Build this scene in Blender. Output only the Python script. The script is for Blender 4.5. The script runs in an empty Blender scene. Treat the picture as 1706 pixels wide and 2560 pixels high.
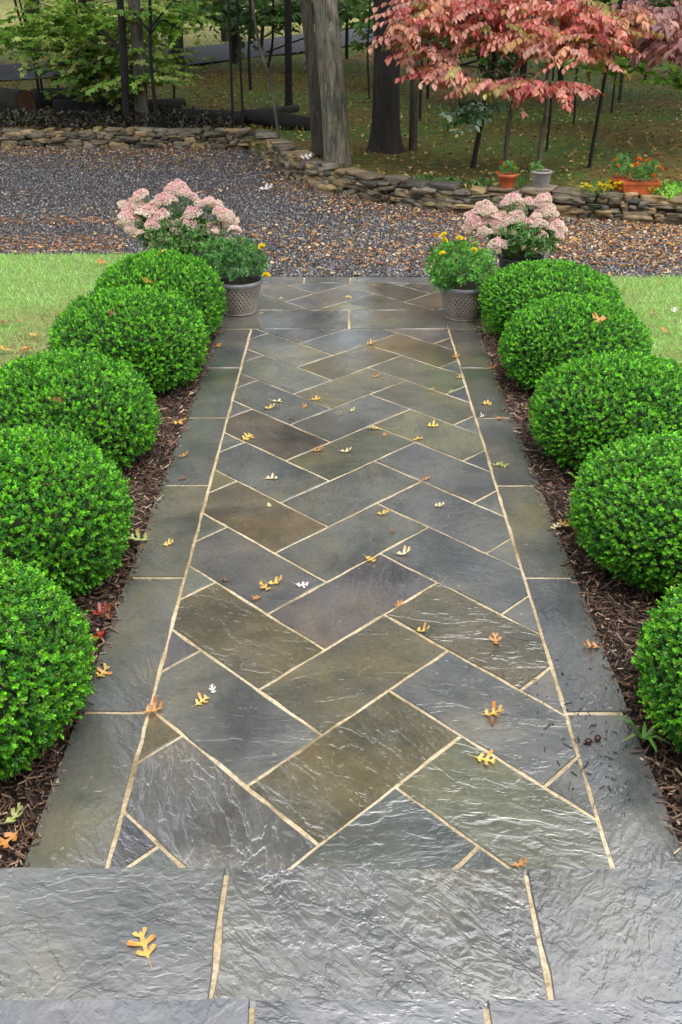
import bpy, math, random
import numpy as np
from mathutils import Vector, noise as mnoise
random.seed(7); rng = np.random.default_rng(7)
C = bpy.context.scene.collection
scene = bpy.context.scene
# ------------------------------------------------------------------ camera, sky, sun, exposure
F = 2378.0; H = 2.0; PITCH = math.radians(29.03); YAW = math.radians(0.12)
cam_d = bpy.data.cameras.new("camera"); cam = bpy.data.objects.new("camera", cam_d); C.objects.link(cam)
cam.location = (0, 0, H); cam.rotation_euler = (math.radians(90) - PITCH, 0, YAW)
cam_d.sensor_fit = 'VERTICAL'; cam_d.sensor_height = 24; cam_d.lens = 24 * F / 2560
cam_d.clip_start = 0.05; cam_d.clip_end = 1500
scene.camera = cam
SUN_EL, SUN_AZ = math.radians(76), math.radians(130)      # azimuth from +Y towards +X
world = bpy.data.worlds.new("World"); scene.world = world; world.use_nodes = True
wt = world.node_tree; bg = wt.nodes['Background']
sky = wt.nodes.new('ShaderNodeTexSky'); sky.sky_type = 'NISHITA'; sky.sun_disc = False
sky.sun_elevation = SUN_EL; sky.sun_rotation = SUN_AZ; sky.dust_density = 3.0; sky.air_density = 1.0
hs = wt.nodes.new('ShaderNodeHueSaturation'); hs.inputs['Saturation'].default_value = 0.32
wt.links.new(sky.outputs[0], hs.inputs['Color']); wt.links.new(hs.outputs[0], bg.inputs[0])
bg.inputs[1].default_value = 0.15
sd = bpy.data.lights.new("sun", 'SUN'); sd.energy = 1.0; sd.angle = math.radians(95); sd.color = (1, 0.97, 0.92)
sun = bpy.data.objects.new("sun", sd); C.objects.link(sun)
sv = Vector((math.sin(SUN_AZ) * math.cos(SUN_EL), math.cos(SUN_AZ) * math.cos(SUN_EL), math.sin(SUN_EL)))
sun.rotation_euler = sv.to_track_quat('Z', 'Y').to_euler(); sun.location = sv * 30
scene.view_settings.view_transform = 'Standard'; scene.view_settings.look = 'None'
scene.view_settings.exposure = 1.32; scene.view_settings.gamma = 1
scene.render.engine = 'CYCLES'

# ------------------------------------------------------------------ picture -> place helpers (1568-wide view of the photo)
S = 1706 / 1568
def ray(u, v):
    a = (u * S - 853) / F; b = -(v * S - 1280) / F
    d = np.array([a, math.cos(PITCH) + b * math.sin(PITCH), -math.sin(PITCH) + b * math.cos(PITCH)])
    c, s = math.cos(YAW), math.sin(YAW)
    return np.array([d[0] * c - d[1] * s, d[0] * s + d[1] * c, d[2]])
def at(u, v, z=0.0):
    r = ray(u, v); t = (z - H) / r[2]; return np.array([r[0] * t, r[1] * t, z])
def aty(u, v, y):
    r = ray(u, v); t = y / r[1]; return np.array([r[0] * t, y, H + r[2] * t])
WB = [(-420, 330), (-200, 333), (-50, 336), (580, 344), (640, 388), (720, 432), (850, 463), (960, 480), (1060, 490), (1300, 502), (1450, 510), (1600, 522), (1800, 545)]
WP = np.array([at(u, v)[:2] for u, v in WB])              # wall foot line
WP = np.vstack([[WP[0][0] - 8, WP[0][1] + .6], WP, [WP[-1][0] + 6, WP[-1][1] - 3.0]])
def wall_y(x): return np.interp(x, WP[:, 0], WP[:, 1])
def ter(x, y):                                            # woodland ground level behind the wall
    y = np.asarray(y, float); t = np.clip(y - 19, 0, None)
    return 0.17 + 0.045 * t * t / (t + 3.0)
def atg(u, v):
    r = ray(u, v); lo, hi = 8.0, 400.0
    for _ in range(50):
        m = (lo + hi) / 2; t = m / r[1]
        if H + r[2] * t > float(ter(0, m)): lo = m
        else: hi = m
    return np.array([r[0] * lo / r[1], lo, float(ter(0, lo))])

# ------------------------------------------------------------------ object helpers
def tag(o, label=None, cat=None, group=None, kind=None):
    if label: o['label'] = label
    if cat: o['category'] = cat
    if group: o['group'] = group
    if kind: o['kind'] = kind
    return o
def empty(name, loc, label=None, cat=None, group=None):
    o = bpy.data.objects.new(name, None); C.objects.link(o); o.location = Vector([float(q) for q in loc]); o.empty_display_size = .1
    return tag(o, label, cat, group)
def mesh(name, V, Fs, cols=None, smooth=False, uvs=None):
    """V (n,3); Fs list of int arrays (m,k); cols (n,4) per vertex; uvs (n,2) per vertex"""
    if not isinstance(Fs, list): Fs = [Fs]
    V = np.asarray(V, np.float32); me = bpy.data.meshes.new(name)
    loops = np.concatenate([np.asarray(f, np.int32).ravel() for f in Fs])
    tot = np.concatenate([np.full(len(f), np.asarray(f).shape[1], np.int32) for f in Fs])
    start = np.concatenate([[0], np.cumsum(tot)[:-1]]).astype(np.int32)
    me.vertices.add(len(V)); me.vertices.foreach_set('co', V.ravel())
    me.loops.add(len(loops)); me.loops.foreach_set('vertex_index', loops)
    me.polygons.add(len(tot)); me.polygons.foreach_set('loop_start', start); me.polygons.foreach_set('loop_total', tot)
    me.polygons.foreach_set('use_smooth', np.full(len(tot), smooth, bool))
    me.update(calc_edges=True); me.validate()
    if cols is not None:
        c = np.asarray(cols, np.float32)
        if c.shape[1] == 3: c = np.hstack([c, np.ones((len(c), 1), np.float32)])
        a = me.attributes.new('Col', 'FLOAT_COLOR', 'POINT'); a.data.foreach_set('color', c.ravel())
    if uvs is not None:
        l = me.uv_layers.new(name='uv'); l.data.foreach_set('uv', np.asarray(uvs, np.float32)[loops].ravel())
    return me
def obj(name, me, mat, parent=None, loc=None):
    o = bpy.data.objects.new(name, me); C.objects.link(o)
    if mat and not me.materials: me.materials.append(mat)
    if parent: o.parent = parent
    if loc is not None: o.location = Vector([float(q) for q in loc])
    return o
class MB:
    def __init__(s): s.V = []; s.F = {}; s.C = []; s.U = []; s.n = 0
    def add(s, V, Fs, col=None, uv=None):
        V = np.asarray(V, float)
        if not isinstance(Fs, list): Fs = [Fs]
        for f in Fs:
            f = np.asarray(f, int)
            if len(f): s.F.setdefault(f.shape[1], []).append(f + s.n)
        s.V.append(V); s.n += len(V)
        c = np.ones((len(V), 4))
        if col is not None:
            col = np.asarray(col, float); c[:, :col.shape[-1]] = col
        s.C.append(c); s.U.append(np.zeros((len(V), 2)) if uv is None else np.asarray(uv, float))
        return s
    def me(s, name, smooth=False):
        return mesh(name, np.vstack(s.V), [np.vstack(v) for v in s.F.values()], np.vstack(s.C), smooth, np.vstack(s.U))
    def build(s, name, mat, parent=None, smooth=False, loc=None): return obj(name, s.me(name, smooth), mat, parent, loc)
def unit(a): return a / np.maximum(np.linalg.norm(a, axis=-1, keepdims=True), 1e-9)
def inst(tV, tF, P, D, N, L, W=None, T=None):
    """place template (x along D, y sideways, z along N) n times"""
    P = np.asarray(P, float); n = len(P); D = unit(D); N = unit(N - (N * D).sum(1, keepdims=True) * D); Sd = np.cross(N, D)
    L = np.broadcast_to(np.asarray(L, float), n); W = L if W is None else np.broadcast_to(np.asarray(W, float), n); T = L if T is None else np.broadcast_to(np.asarray(T, float), n)
    tV = np.asarray(tV, float); k = len(tV)
    V = P[:, None] + (tV[None, :, 0:1] * L[:, None, None]) * D[:, None] + (tV[None, :, 1:2] * W[:, None, None]) * Sd[:, None] + (tV[None, :, 2:3] * T[:, None, None]) * N[:, None]
    out = []
    if isinstance(tF, list) and isinstance(tF[0], tuple): tF = np.array(tF)
    for f in (tF if isinstance(tF, list) else [tF]):
        f = np.asarray(f, int); out.append((f[None] + (np.arange(n) * k)[:, None, None]).reshape(-1, f.shape[1]))
    return V.reshape(-1, 3), out, k
def rcol(n, base, var=.25, hue=.12, r=None):
    r = r or rng; base = np.asarray(base, float)
    return np.clip(base[None] * (1 + r.normal(0, var, (n, 1))).clip(.25, 2.2) * (1 + r.normal(0, hue, (n, 3))), 0, 1)
def rdir(n, r=None):
    return unit((r or rng).normal(size=(n, 3)))
LEAF = ([(0, 0, 0), (.35, .5, .12), (.75, .42, .12), (1, 0, -.03), (.75, -.42, .12), (.35, -.5, .12)], [(0, 3, 2, 1), (0, 5, 4, 3)])
OVAL = ([(0, 0, 0), (.25, .42, .08), (.6, .46, .06), (1, 0, -.12), (.6, -.46, .06), (.25, -.42, .08)], [(0, 3, 2, 1), (0, 5, 4, 3)])
DIAM = ([(0, 0, 0), (.5, .5, .1), (1, 0, 0), (.5, -.5, .1)], [(0, 2, 1), (0, 3, 2)])
MAPLE = ([(0, 0, 0), (.02, .42, .04), (.3, .28, .02), (.52, .56, -.04), (.62, .2, .02), (1, 0, -.08), (.62, -.2, .02), (.52, -.56, -.04), (.3, -.28, .02), (.02, -.42, .04)],
         [np.array([(0, 2, 1), (0, 4, 2), (2, 4, 3), (0, 5, 4), (0, 6, 5), (0, 8, 6), (6, 8, 7), (0, 9, 8)])])
BLADE = ([(0, -.5, 0), (0, .5, 0), (.6, .3, .06), (.6, -.3, .06), (1, 0, .22)], [np.array([(0, 1, 2, 3)]), np.array([(3, 2, 4)])])
OCTA = ([(1, 0, 0), (-1, 0, 0), (0, 1, 0), (0, -1, 0), (0, 0, 1), (0, 0, -1)], np.array([(0, 2, 4), (2, 1, 4), (1, 3, 4), (3, 0, 4), (2, 0, 5), (1, 2, 5), (3, 1, 5), (0, 3, 5)]))
CHIP = ([(-1, -.5, 0), (1, -.4, .1), (1, .4, 0), (-1, .5, .1), (-.9, -.5, .35), (.9, -.4, .4), (.9, .4, .35), (-.9, .5, .4)], np.array([(4, 5, 6, 7), (0, 1, 5, 4), (1, 2, 6, 5), (2, 3, 7, 6), (3, 0, 4, 7)]))
def tube(mb, pts, rad, n=8, col=(1, 1, 1), wob=0.0, caps=True):
    pts = np.asarray(pts, float); m = len(pts); rad = np.broadcast_to(np.asarray(rad, float), m)
    T = unit(np.gradient(pts, axis=0)); ref = np.array([1., 0, 0]) if abs(T[:, 0]).mean() < .8 else np.array([0, 0, 1.])
    A = unit(np.cross(T, ref)); B = np.cross(T, A); th = np.linspace(0, 2 * np.pi, n, endpoint=False)
    ph = rng.uniform(0, 6, 4)
    R = rad[:, None] * (1 + wob * (np.sin(3 * th + ph[0])[None] * .5 + np.sin(5 * th + ph[1])[None] * .35 + .25 * np.sin(2 * th[None] + np.linspace(0, 7, m)[:, None] + ph[2])))
    V = pts[:, None] + R[..., None] * (np.cos(th)[None, :, None] * A[:, None] + np.sin(th)[None, :, None] * B[:, None])
    i = np.arange(m - 1)[:, None] * n; j = np.arange(n)[None]; j2 = (j + 1) % n
    Q = np.stack([i + j, i + j2, i + n + j2, i + n + j], -1).reshape(-1, 4)
    Fs = [Q]
    if caps: Fs.append(np.array([list(range(n))[::-1], list(range((m - 1) * n, m * n))]))
    mb.add(V.reshape(-1, 3), Fs, np.tile(np.array(col, float), (m * n, 1)))
def smooth_path(pts, k=6):
    pts = np.asarray(pts, float); n = len(pts)
    if n < 3: 
        t = np.linspace(0, 1, k + 1)[:, None]; return pts[0] * (1 - t) + pts[-1] * t
    P = np.vstack([2 * pts[0] - pts[1], pts, 2 * pts[-1] - pts[-2]]); out = []
    for i in range(1, n):
        p0, p1, p2, p3 = P[i - 1], P[i], P[i + 1], P[i + 2]
        for t in np.linspace(0, 1, k, endpoint=False):
            out.append(.5 * ((2 * p1) + (-p0 + p2) * t + (2 * p0 - 5 * p1 + 4 * p2 - p3) * t * t + (-p0 + 3 * p1 - 3 * p2 + p3) * t ** 3))
    out.append(pts[-1]); return np.array(out)
def lathe(prof, n=48, fr=None):
    prof = np.asarray(prof, float); m = len(prof); th = np.linspace(0, 2 * np.pi, n, endpoint=False)
    R = np.repeat(prof[:, 0:1], n, 1); Z = np.repeat(prof[:, 1:2], n, 1)
    if fr: R = fr(R, Z, th[None])
    V = np.stack([R * np.cos(th), R * np.sin(th), Z], -1).reshape(-1, 3)
    i = np.arange(m - 1)[:, None] * n; j = np.arange(n)[None]; j2 = (j + 1) % n
    return V, [np.stack([i + j, i + j2, i + n + j2, i + n + j], -1).reshape(-1, 4)]

# ------------------------------------------------------------------ materials
def new_mat(name):
    m = bpy.data.materials.new(name); m.use_nodes = True; nt = m.node_tree
    return m, nt, nt.nodes['Principled BSDF'], nt.nodes['Material Output']
def N_(nt, t, **k):
    n = nt.nodes.new(t)
    for a, b in k.items():
        if a in n.inputs: n.inputs[a].default_value = b
        else: setattr(n, a, b)
    return n
def noise(nt, vec, scale, detail=4, rough=.55, dist=0.0):
    n = nt.nodes.new('ShaderNodeTexNoise'); n.inputs['Scale'].default_value = scale; n.inputs['Detail'].default_value = detail
    n.inputs['Roughness'].default_value = rough; n.inputs['Distortion'].default_value = dist
    if vec is not None: nt.links.new(vec, n.inputs['Vector'])
    return n.outputs['Fac']
def ramp(nt, fac, stops):
    r = nt.nodes.new('ShaderNodeValToRGB'); nt.links.new(fac, r.inputs[0]); e = r.color_ramp.elements
    while len(e) < len(stops): e.new(0.5)
    for q, (p, c) in zip(e, stops): q.position = p; q.color = (*c, 1) if len(c) == 3 else c
    return r.outputs[0]
def g(x): return (x, x, x)
def mixc(nt, a, b, fac, mode='MIX'):
    m = nt.nodes.new('ShaderNodeMix'); m.data_type = 'RGBA'; m.blend_type = mode
    for ix, v in ((6, a), (7, b), (0, fac)):
        s = m.inputs[ix]
        if isinstance(v, (int, float)): s.default_value = v if ix == 0 else (v, v, v, 1)
        elif isinstance(v, tuple): s.default_value = (*v, 1)
        else: nt.links.new(v, s)
    return m.outputs[2]
def coord(nt, which='Object', sc=(1, 1, 1), rot=(0, 0, 0)):
    t = nt.nodes.new('ShaderNodeTexCoord'); m = nt.nodes.new('ShaderNodeMapping'); m.inputs['Scale'].default_value = sc; m.inputs['Rotation'].default_value = rot
    nt.links.new(t.outputs[which], m.inputs[0]); return m.outputs[0]
def attr(nt, name='Col'):
    a = nt.nodes.new('ShaderNodeAttribute'); a.attribute_name = name; return a
def bump(nt, b, h, strength=.5, dist=.01, prev=None):
    n = nt.nodes.new('ShaderNodeBump'); n.inputs['Strength'].default_value = strength; n.inputs['Distance'].default_value = dist
    nt.links.new(h, n.inputs['Height'])
    if prev: nt.links.new(prev, n.inputs['Normal'])
    if b: nt.links.new(n.outputs[0], b.inputs['Normal'])
    return n.outputs[0]
def leaf_mat(name, rough=.4, trans=.25, tint=(1.25, 1.3, .6), spec=.5):
    m, nt, b, out = new_mat(name); a = attr(nt)
    nt.links.new(a.outputs['Color'], b.inputs['Base Color']); b.inputs['Roughness'].default_value = rough; b.inputs['Specular IOR Level'].default_value = spec
    if trans:
        t = nt.nodes.new('ShaderNodeBsdfTranslucent'); c = mixc(nt, a.outputs['Color'], tint, 1.0, 'MULTIPLY'); nt.links.new(c, t.inputs[0])
        mx = nt.nodes.new('ShaderNodeMixShader'); mx.inputs[0].default_value = trans
        nt.links.new(b.outputs[0], mx.inputs[1]); nt.links.new(t.outputs[0], mx.inputs[2]); nt.links.new(mx.outputs[0], out.inputs[0])
    return m
def col_mat(name, rough=.7, nscale=8, bumpd=.004, var=(.65, 1.25), which='Object', spec=.5, sc=(1, 1, 1), rock=False):
    m, nt, b, out = new_mat(name); a = attr(nt); co = coord(nt, which, sc)
    n1 = noise(nt, co, nscale, 6, .6)
    c = mixc(nt, a.outputs['Color'], ramp(nt, n1, [(.25, g(var[0])), (.75, g(var[1]))]), 1.0, 'MULTIPLY')
    if name == 'field_stone': c = mixc(nt, c, (.045, .06, .018), ramp(nt, noise(nt, co, 3.5, 6, .7), [(.5, g(0)), (.66, g(.75))]))
    nt.links.new(c, b.inputs['Base Color']); b.inputs['Roughness'].default_value = rough; b.inputs['Specular IOR Level'].default_value = spec
    bump(nt, b, noise(nt, co, nscale * 2.2, 6, .65), .8, bumpd)
    return m
M = {}
M['box'] = leaf_mat('boxwood_leaf', .36, .12)
M['green'] = leaf_mat('green_leaf', .45, .3)
M['crown'] = leaf_mat('tree_leaf', .55, .35)
M['red'] = leaf_mat('red_leaf', .45, .3, (1.3, .9, .7))
M['petal'] = leaf_mat('petal', .6, .3, (1.1, 1, .9))
M['fallen'] = leaf_mat('fallen_leaf', .38, .12, (1.2, 1, .6))
M['grass'] = leaf_mat('grass_blade', .45, .3)
M['chips'] = col_mat('bark_chip', .55, 40, .002)
M['pebble'] = col_mat('pebble', .45, 60, .001)
M['rock'] = col_mat('field_stone', .6, 14, .012, (.45, 1.35))
def bark(name, scale=1.0):
    m, nt, b, out = new_mat(name); a = attr(nt); co = coord(nt, 'Object', (1, 1, .14))
    n1 = noise(nt, co, 20 * scale, 8, .7, 1.2); n2 = noise(nt, coord(nt), 2.2, 4)
    c = mixc(nt, a.outputs['Color'], ramp(nt, n1, [(.36, g(.22)), (.5, g(.8)), (.64, g(1.35))]), 1.0, 'MULTIPLY')
    c = mixc(nt, c, ramp(nt, n2, [(.35, (.60, .66, .50)), (.7, (1.15, 1.05, .95))]), 1.0, 'MULTIPLY')
    nt.links.new(c, b.inputs['Base Color']); b.inputs['Roughness'].default_value = .8
    bump(nt, b, n1, 1.0, .06); return m
M['bark'] = bark('bark')
def stone_mat(name, cleft=1.0, rough=(.10, .34), scale=1.0, aniso=2.3, ms=11, vd=.45):
    """wet split bluestone; colour per stone in Col, cleft strength in its alpha, grain direction in the uv of each stone"""
    m, nt, b, out = new_mat(name); a = attr(nt)
    uv = coord(nt, 'UV'); uvs = coord(nt, 'UV', (1, aniso, 1))
    blot = noise(nt, uv, 1.9, 6, .62, .3); blot2 = noise(nt, coord(nt, 'UV', (1, 1.4, 1), (0, 0, .8)), 3.7, 6, .65, .5)
    vein = noise(nt, uvs, 2.6 * scale, 5, .6, vd); fine = noise(nt, uv, 60, 4, .65); mid = noise(nt, uvs, ms, 3, .5, .8)
    c = mixc(nt, a.outputs['Color'], ramp(nt, blot, [(.28, (.70, .72, .76)), (.44, (.92, .94, .96)), (.56, (1.08, 1.04, .96)), (.72, (1.42, 1.26, .92))]), 1.0, 'MULTIPLY')
    c = mixc(nt, c, ramp(nt, blot2, [(.32, (.70, .74, .80)), (.48, g(1.0)), (.7, (1.16, 1.14, 1.12))]), 1.0, 'MULTIPLY')
    c = mixc(nt, c, ramp(nt, vein, [(.35, g(.90)), (.65, g(1.08))]), 1.0, 'MULTIPLY')
    c = mixc(nt, c, ramp(nt, fine, [(.3, g(.84)), (.7, g(1.14))]), 1.0, 'MULTIPLY')
    pits = ramp(nt, noise(nt, uv, 34, 2, .5), [(.70, g(0)), (.76, g(1))])
    c = mixc(nt, c, (.42, .38, .28), mixf(nt, pits, .45))
    damp = noise(nt, coord(nt), 1.3, 6, .62, .6)
    c = mixc(nt, c, ramp(nt, damp, [(.36, (.62, .62, .64)), (.50, g(.95)), (.68, (1.16, 1.12, 1.0))]), 1.0, 'MULTIPLY')
    nt.links.new(c, b.inputs['Base Color'])
    r = ramp(nt, noise(nt, uv, 2.6, 6, .6, .5), [(.36, g(rough[0])), (.66, g(rough[1]))]); nt.links.new(r, b.inputs['Roughness'])
    b.inputs['IOR'].default_value = 1.85 if cleft * ms < 12 else 1.66; b.inputs['Specular IOR Level'].default_value = 1.0
    st = ramp(nt, vein, [(.34, g(0)), (.37, g(.3)), (.46, g(.34)), (.485, g(.62)), (.57, g(.66)), (.60, g(1)), (.8, g(1))])
    ad = nt.nodes.new('ShaderNodeMath'); ad.operation = 'MULTIPLY'; nt.links.new(st, ad.inputs[0]); nt.links.new(a.outputs['Alpha'], ad.inputs[1])
    n1 = bump(nt, None, ad.outputs[0], 1.0, .0040 * cleft)
    md = nt.nodes.new('ShaderNodeMath'); md.operation = 'MULTIPLY'; nt.links.new(mid, md.inputs[0]); nt.links.new(a.outputs['Alpha'], md.inputs[1])
    n2 = bump(nt, None, md.outputs[0], 1.0, .0045 * cleft, n1)
    n3 = bump(nt, None, noise(nt, uv, 7, 3, .5), 1.0, .0012, n2)
    bump(nt, b, fine, .7, .0010, n3)
    return m
def mixf(nt, v, k):
    n = nt.nodes.new('ShaderNodeMath'); n.operation = 'MULTIPLY'; nt.links.new(v, n.inputs[0]); n.inputs[1].default_value = k; return n.outputs[0]
M['stone'] = stone_mat('wet_flagstone', 1.0, (.08, .30))
M['tread'] = stone_mat('wet_step_slab', .85, (.13, .34), 1.5, 1.6, 16, .5)
def mortar_mat():
    m, nt, b, out = new_mat('mortar'); co = coord(nt)
    c = mixc(nt, ramp(nt, noise(nt, co, 4, 4), [(.33, (.22, .165, .085)), (.47, (.38, .30, .175)), (.68, (.52, .44, .31))]), ramp(nt, noise(nt, co, 70, 7, .75), [(.34, g(.45)), (.48, g(1.0)), (.64, g(1.35))]), 1.0, 'MULTIPLY')
    nt.links.new(c, b.inputs['Base Color']); b.inputs['Roughness'].default_value = .55; bump(nt, b, noise(nt, co, 120, 4), .6, .002); return m
M['mortar'] = mortar_mat()
def sheet_mat(name, stops, scale, rough=.7, bs=60, bd=.01, big=None, bigs=.5, vor=None):
    m, nt, b, out = new_mat(name); co = coord(nt)
    c = ramp(nt, noise(nt, co, scale, 6, .62), stops)
    if vor:
        v = nt.nodes.new('ShaderNodeTexVoronoi'); v.inputs['Scale'].default_value = vor; nt.links.new(co, v.inputs['Vector'])
        sp = nt.nodes.new('ShaderNodeSeparateColor'); nt.links.new(v.outputs['Color'], sp.inputs[0])
        c = mixc(nt, c, ramp(nt, sp.outputs[0], [(0, g(.4)), (.6, g(1.0)), (1, g(2.0))]), 1.0, 'MULTIPLY')
        c = mixc(nt, c, ramp(nt, v.outputs['Distance'], [(.3, g(1)), (.7, g(.3))]), 1.0, 'MULTIPLY')
        h = v.outputs['Distance']; h2 = nt.nodes.new('ShaderNodeMath'); h2.operation = 'SUBTRACT'; h2.inputs[0].default_value = 1; nt.links.new(h, h2.inputs[1])
        bump(nt, b, h2.outputs[0], 1.0, bd)
    else: bump(nt, b, noise(nt, co, bs, 5, .7), 1.0, bd)
    if big: c = mixc(nt, c, ramp(nt, noise(nt, co, bigs, 4, .6), big), 1.0, 'MULTIPLY')
    nt.links.new(c, b.inputs['Base Color']); b.inputs['Roughness'].default_value = rough
    return m
M['gravel'] = sheet_mat('gravel', [(.3, (.05, .046, .05)), (.7, (.12, .113, .115))], 30, .5, vor=45, bd=.02, big=[(.35, (.8, .78, .78)), (.7, (1.3, 1.2, 1.15))], bigs=.45)
M['soil'] = sheet_mat('mulch_soil', [(.3, (.016, .009, .006)), (.7, (.06, .034, .022))], 45, .6, bs=70, bd=.02)
M['turf'] = sheet_mat('turf', [(.3, (.14, .20, .05)), (.7, (.26, .34, .11))], 25, .8, bs=90, bd=.012)
M['woods'] = sheet_mat('woodland_floor', [(.3, (.045, .035, .004)), (.7, (.17, .125, .018))], 9, .95, bs=30, bd=.03, big=[(.42, (.65, 1.5, .6)), (.52, (1.0, 1.1, .7)), (.7, (1.6, 1.1, .8))], bigs=.3)
M['ground'] = sheet_mat('ground', [(.3, (.03, .04, .012)), (.7, (.07, .09, .03))], 3, .9, bs=20, bd=.03)
M['meadow'] = sheet_mat('meadow_grass', [(.3, (.12, .13, .03)), (.7, (.26, .24, .07))], 2.5, .95, bs=20, bd=.03)
M['road'] = sheet_mat('asphalt', [(.3, (.03, .03, .04)), (.7, (.06, .06, .075))], 30, .95, bs=80, bd=.01)

# ------------------------------------------------------------------ the setting: ground sheets
def grid(xs, ys, zf):
    X, Y = np.meshgrid(xs, ys); Z = zf(X, Y); V = np.stack([X, Y, Z], -1).reshape(-1, 3); nx = len(xs)
    i = np.arange(len(ys) - 1)[:, None] * nx; j = np.arange(nx - 1)[None]
    return V, np.stack([i + j, i + j + 1, i + nx + j + 1, i + nx + j], -1).reshape(-1, 4)
Vg, Fg = grid(np.array([-600, -60, -20, 20, 60, 600.]), np.array([-300, -20, 0, 8, 30, 60.]), lambda X, Y: X * 0 - .06)
tag(obj('ground', mesh('ground', Vg, Fg), M['ground']), kind='structure')
# gravel yard
xs = np.linspace(-22, 14, 110); ts = np.linspace(0, 1, 30)
V = np.array([[x, 6.9 + (wall_y(x) + .12 - 6.9) * t, 0] for t in ts for x in xs]); V[:, 2] = -.008
i = np.arange(29)[:, None] * 110; j = np.arange(109)[None]
tag(obj('gravel_yard', mesh('gravel_yard', V, np.stack([i + j, i + j + 1, i + 111 + j, i + 110 + j], -1).reshape(-1, 4)), M['gravel']), kind='structure')
# woodland floor
xs = np.concatenate([[-600, -200, -90, -50], np.linspace(-32, 32, 120), [50, 90, 200, 600]]); ts = np.concatenate([[0, .3], np.linspace(.8, 40, 50), [50, 70, 100, 160, 300, 700]])
V = []
for t in ts:
    for x in xs:
        y = wall_y(x) + .14 + t; V.append([x, y, float(ter(x, min(y, 75))) + (.035 * math.sin(x * 1.3 + y * .9) * math.sin(x * .5 - y * 1.1) if .8 < t < 45 else 0)])
n = len(xs); i = np.arange(len(ts) - 1)[:, None] * n; j = np.arange(n - 1)[None]
V0 = [[x, wall_y(x) + .14, -.05] for x in xs]; k0 = len(V)
Fw = np.stack([i + j, i + j + 1, i + n + j + 1, i + n + j], -1).reshape(-1, 4); jj = np.arange(n - 1)
Fw = np.vstack([Fw, np.stack([k0 + jj, k0 + jj + 1, jj + 1, jj], -1)])
tag(obj('woodland_floor', mesh('woodland_floor', V + V0, Fw, smooth=True), M['woods']), kind='structure')
# lane through the wood
rp = smooth_path([atg(u, v) for u, v in [(-260, 178), (-80, 173), (60, 168), (250, 152), (430, 132), (660, 106), (850, 78), (1050, 52), (1350, 26)]], 8)
T = unit(np.gradient(rp, axis=0)); Nn = np.stack([-T[:, 1], T[:, 0], T[:, 2] * 0], -1)
mb = MB(); L = [rp + Nn * w for w in (-1.5, -.5, .5, 1.5)]; V = np.stack(L, 1).reshape(-1, 3); V[:, 2] = ter(0, V[:, 1]) + .045
i = np.arange(len(rp) - 1)[:, None] * 4; j = np.arange(3)[None]
tag(obj('road', mesh('road', V, np.stack([i + j + 1, i + j, i + 4 + j, i + 4 + j + 1], -1).reshape(-1, 4)), M['road']), kind='structure')

xs = np.linspace(-30, 4, 40); yl0 = np.interp(xs, rp[:, 0], rp[:, 1]) + 1.7
V = np.array([[x, y0_ + t * (1 if x < 3.5 else .3), float(ter(0, y0_ + t)) + .03] for t in np.linspace(0, 34, 40) for x, y0_ in zip(xs, yl0)]); i = np.arange(39)[:, None] * 40; j = np.arange(39)[None]
tag(obj('meadow', mesh('meadow', V, np.stack([i + j, i + j + 1, i + 41 + j, i + 40 + j], -1).reshape(-1, 4)), M['meadow']), kind='structure')
# ------------------------------------------------------------------ path
w = .15 * H; q = w / math.sqrt(2)
XL, XR, XLO, XRO = -.608, .700, -.835, .905
Y0, Y1 = 1.40, 3.054 * H
def clip(poly, n, c):
    out = []
    for a, b in zip(poly, poly[1:] + poly[:1]):
        da = n[0] * a[0] + n[1] * a[1] - c; db = n[0] * b[0] + n[1] * b[1] - c
        if da <= 0: out.append(a)
        if (da < 0 < db) or (db < 0 < da):
            t = da / (da - db); out.append((a[0] + t * (b[0] - a[0]), a[1] + t * (b[1] - a[1])))
    return out
def rect_clip(p, x0, x1, y0, y1):
    for n, c in (((-1, 0), -x0), ((1, 0), x1), ((0, -1), -y0), ((0, 1), y1)):
        if len(p) < 3: return []
        p = clip(p, n, c)
    return p
def area(p): return .5 * sum(a[0] * b[1] - b[0] * a[1] for a, b in zip(p, p[1:] + p[:1]))
def inset(p, d):
    if area(p) < 0: p = p[::-1]
    r = p[:]
    for a, b in zip(p, p[1:] + p[:1]):
        L = math.hypot(b[0] - a[0], b[1] - a[1])
        if L < 1e-6: continue
        n = ((b[1] - a[1]) / L, -(b[0] - a[0]) / L); r = clip(r, n, n[0] * a[0] + n[1] * a[1] - d)
        if len(r) < 3: return []
    # drop repeated points
    o = []
    for a in r:
        if not o or math.hypot(a[0] - o[-1][0], a[1] - o[-1][1]) > 1e-4: o.append(a)
    if len(o) > 1 and math.hypot(o[0][0] - o[-1][0], o[0][1] - o[-1][1]) < 1e-4: o.pop()
    return o if len(o) > 2 else []
pr = random.Random(11)
def wavy(p, amp=.0022, step=.06):
    o = []
    for a, b in zip(p, p[1:] + p[:1]):
        L = math.hypot(b[0] - a[0], b[1] - a[1]); k = max(1, int(L / step))
        for i in range(k):
            t = i / k; e = 0 if i == 0 else pr.uniform(-amp, amp)
            o.append((a[0] + (b[0] - a[0]) * t - (b[1] - a[1]) / L * e, a[1] + (b[1] - a[1]) * t + (b[0] - a[0]) / L * e))
    return o
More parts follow.
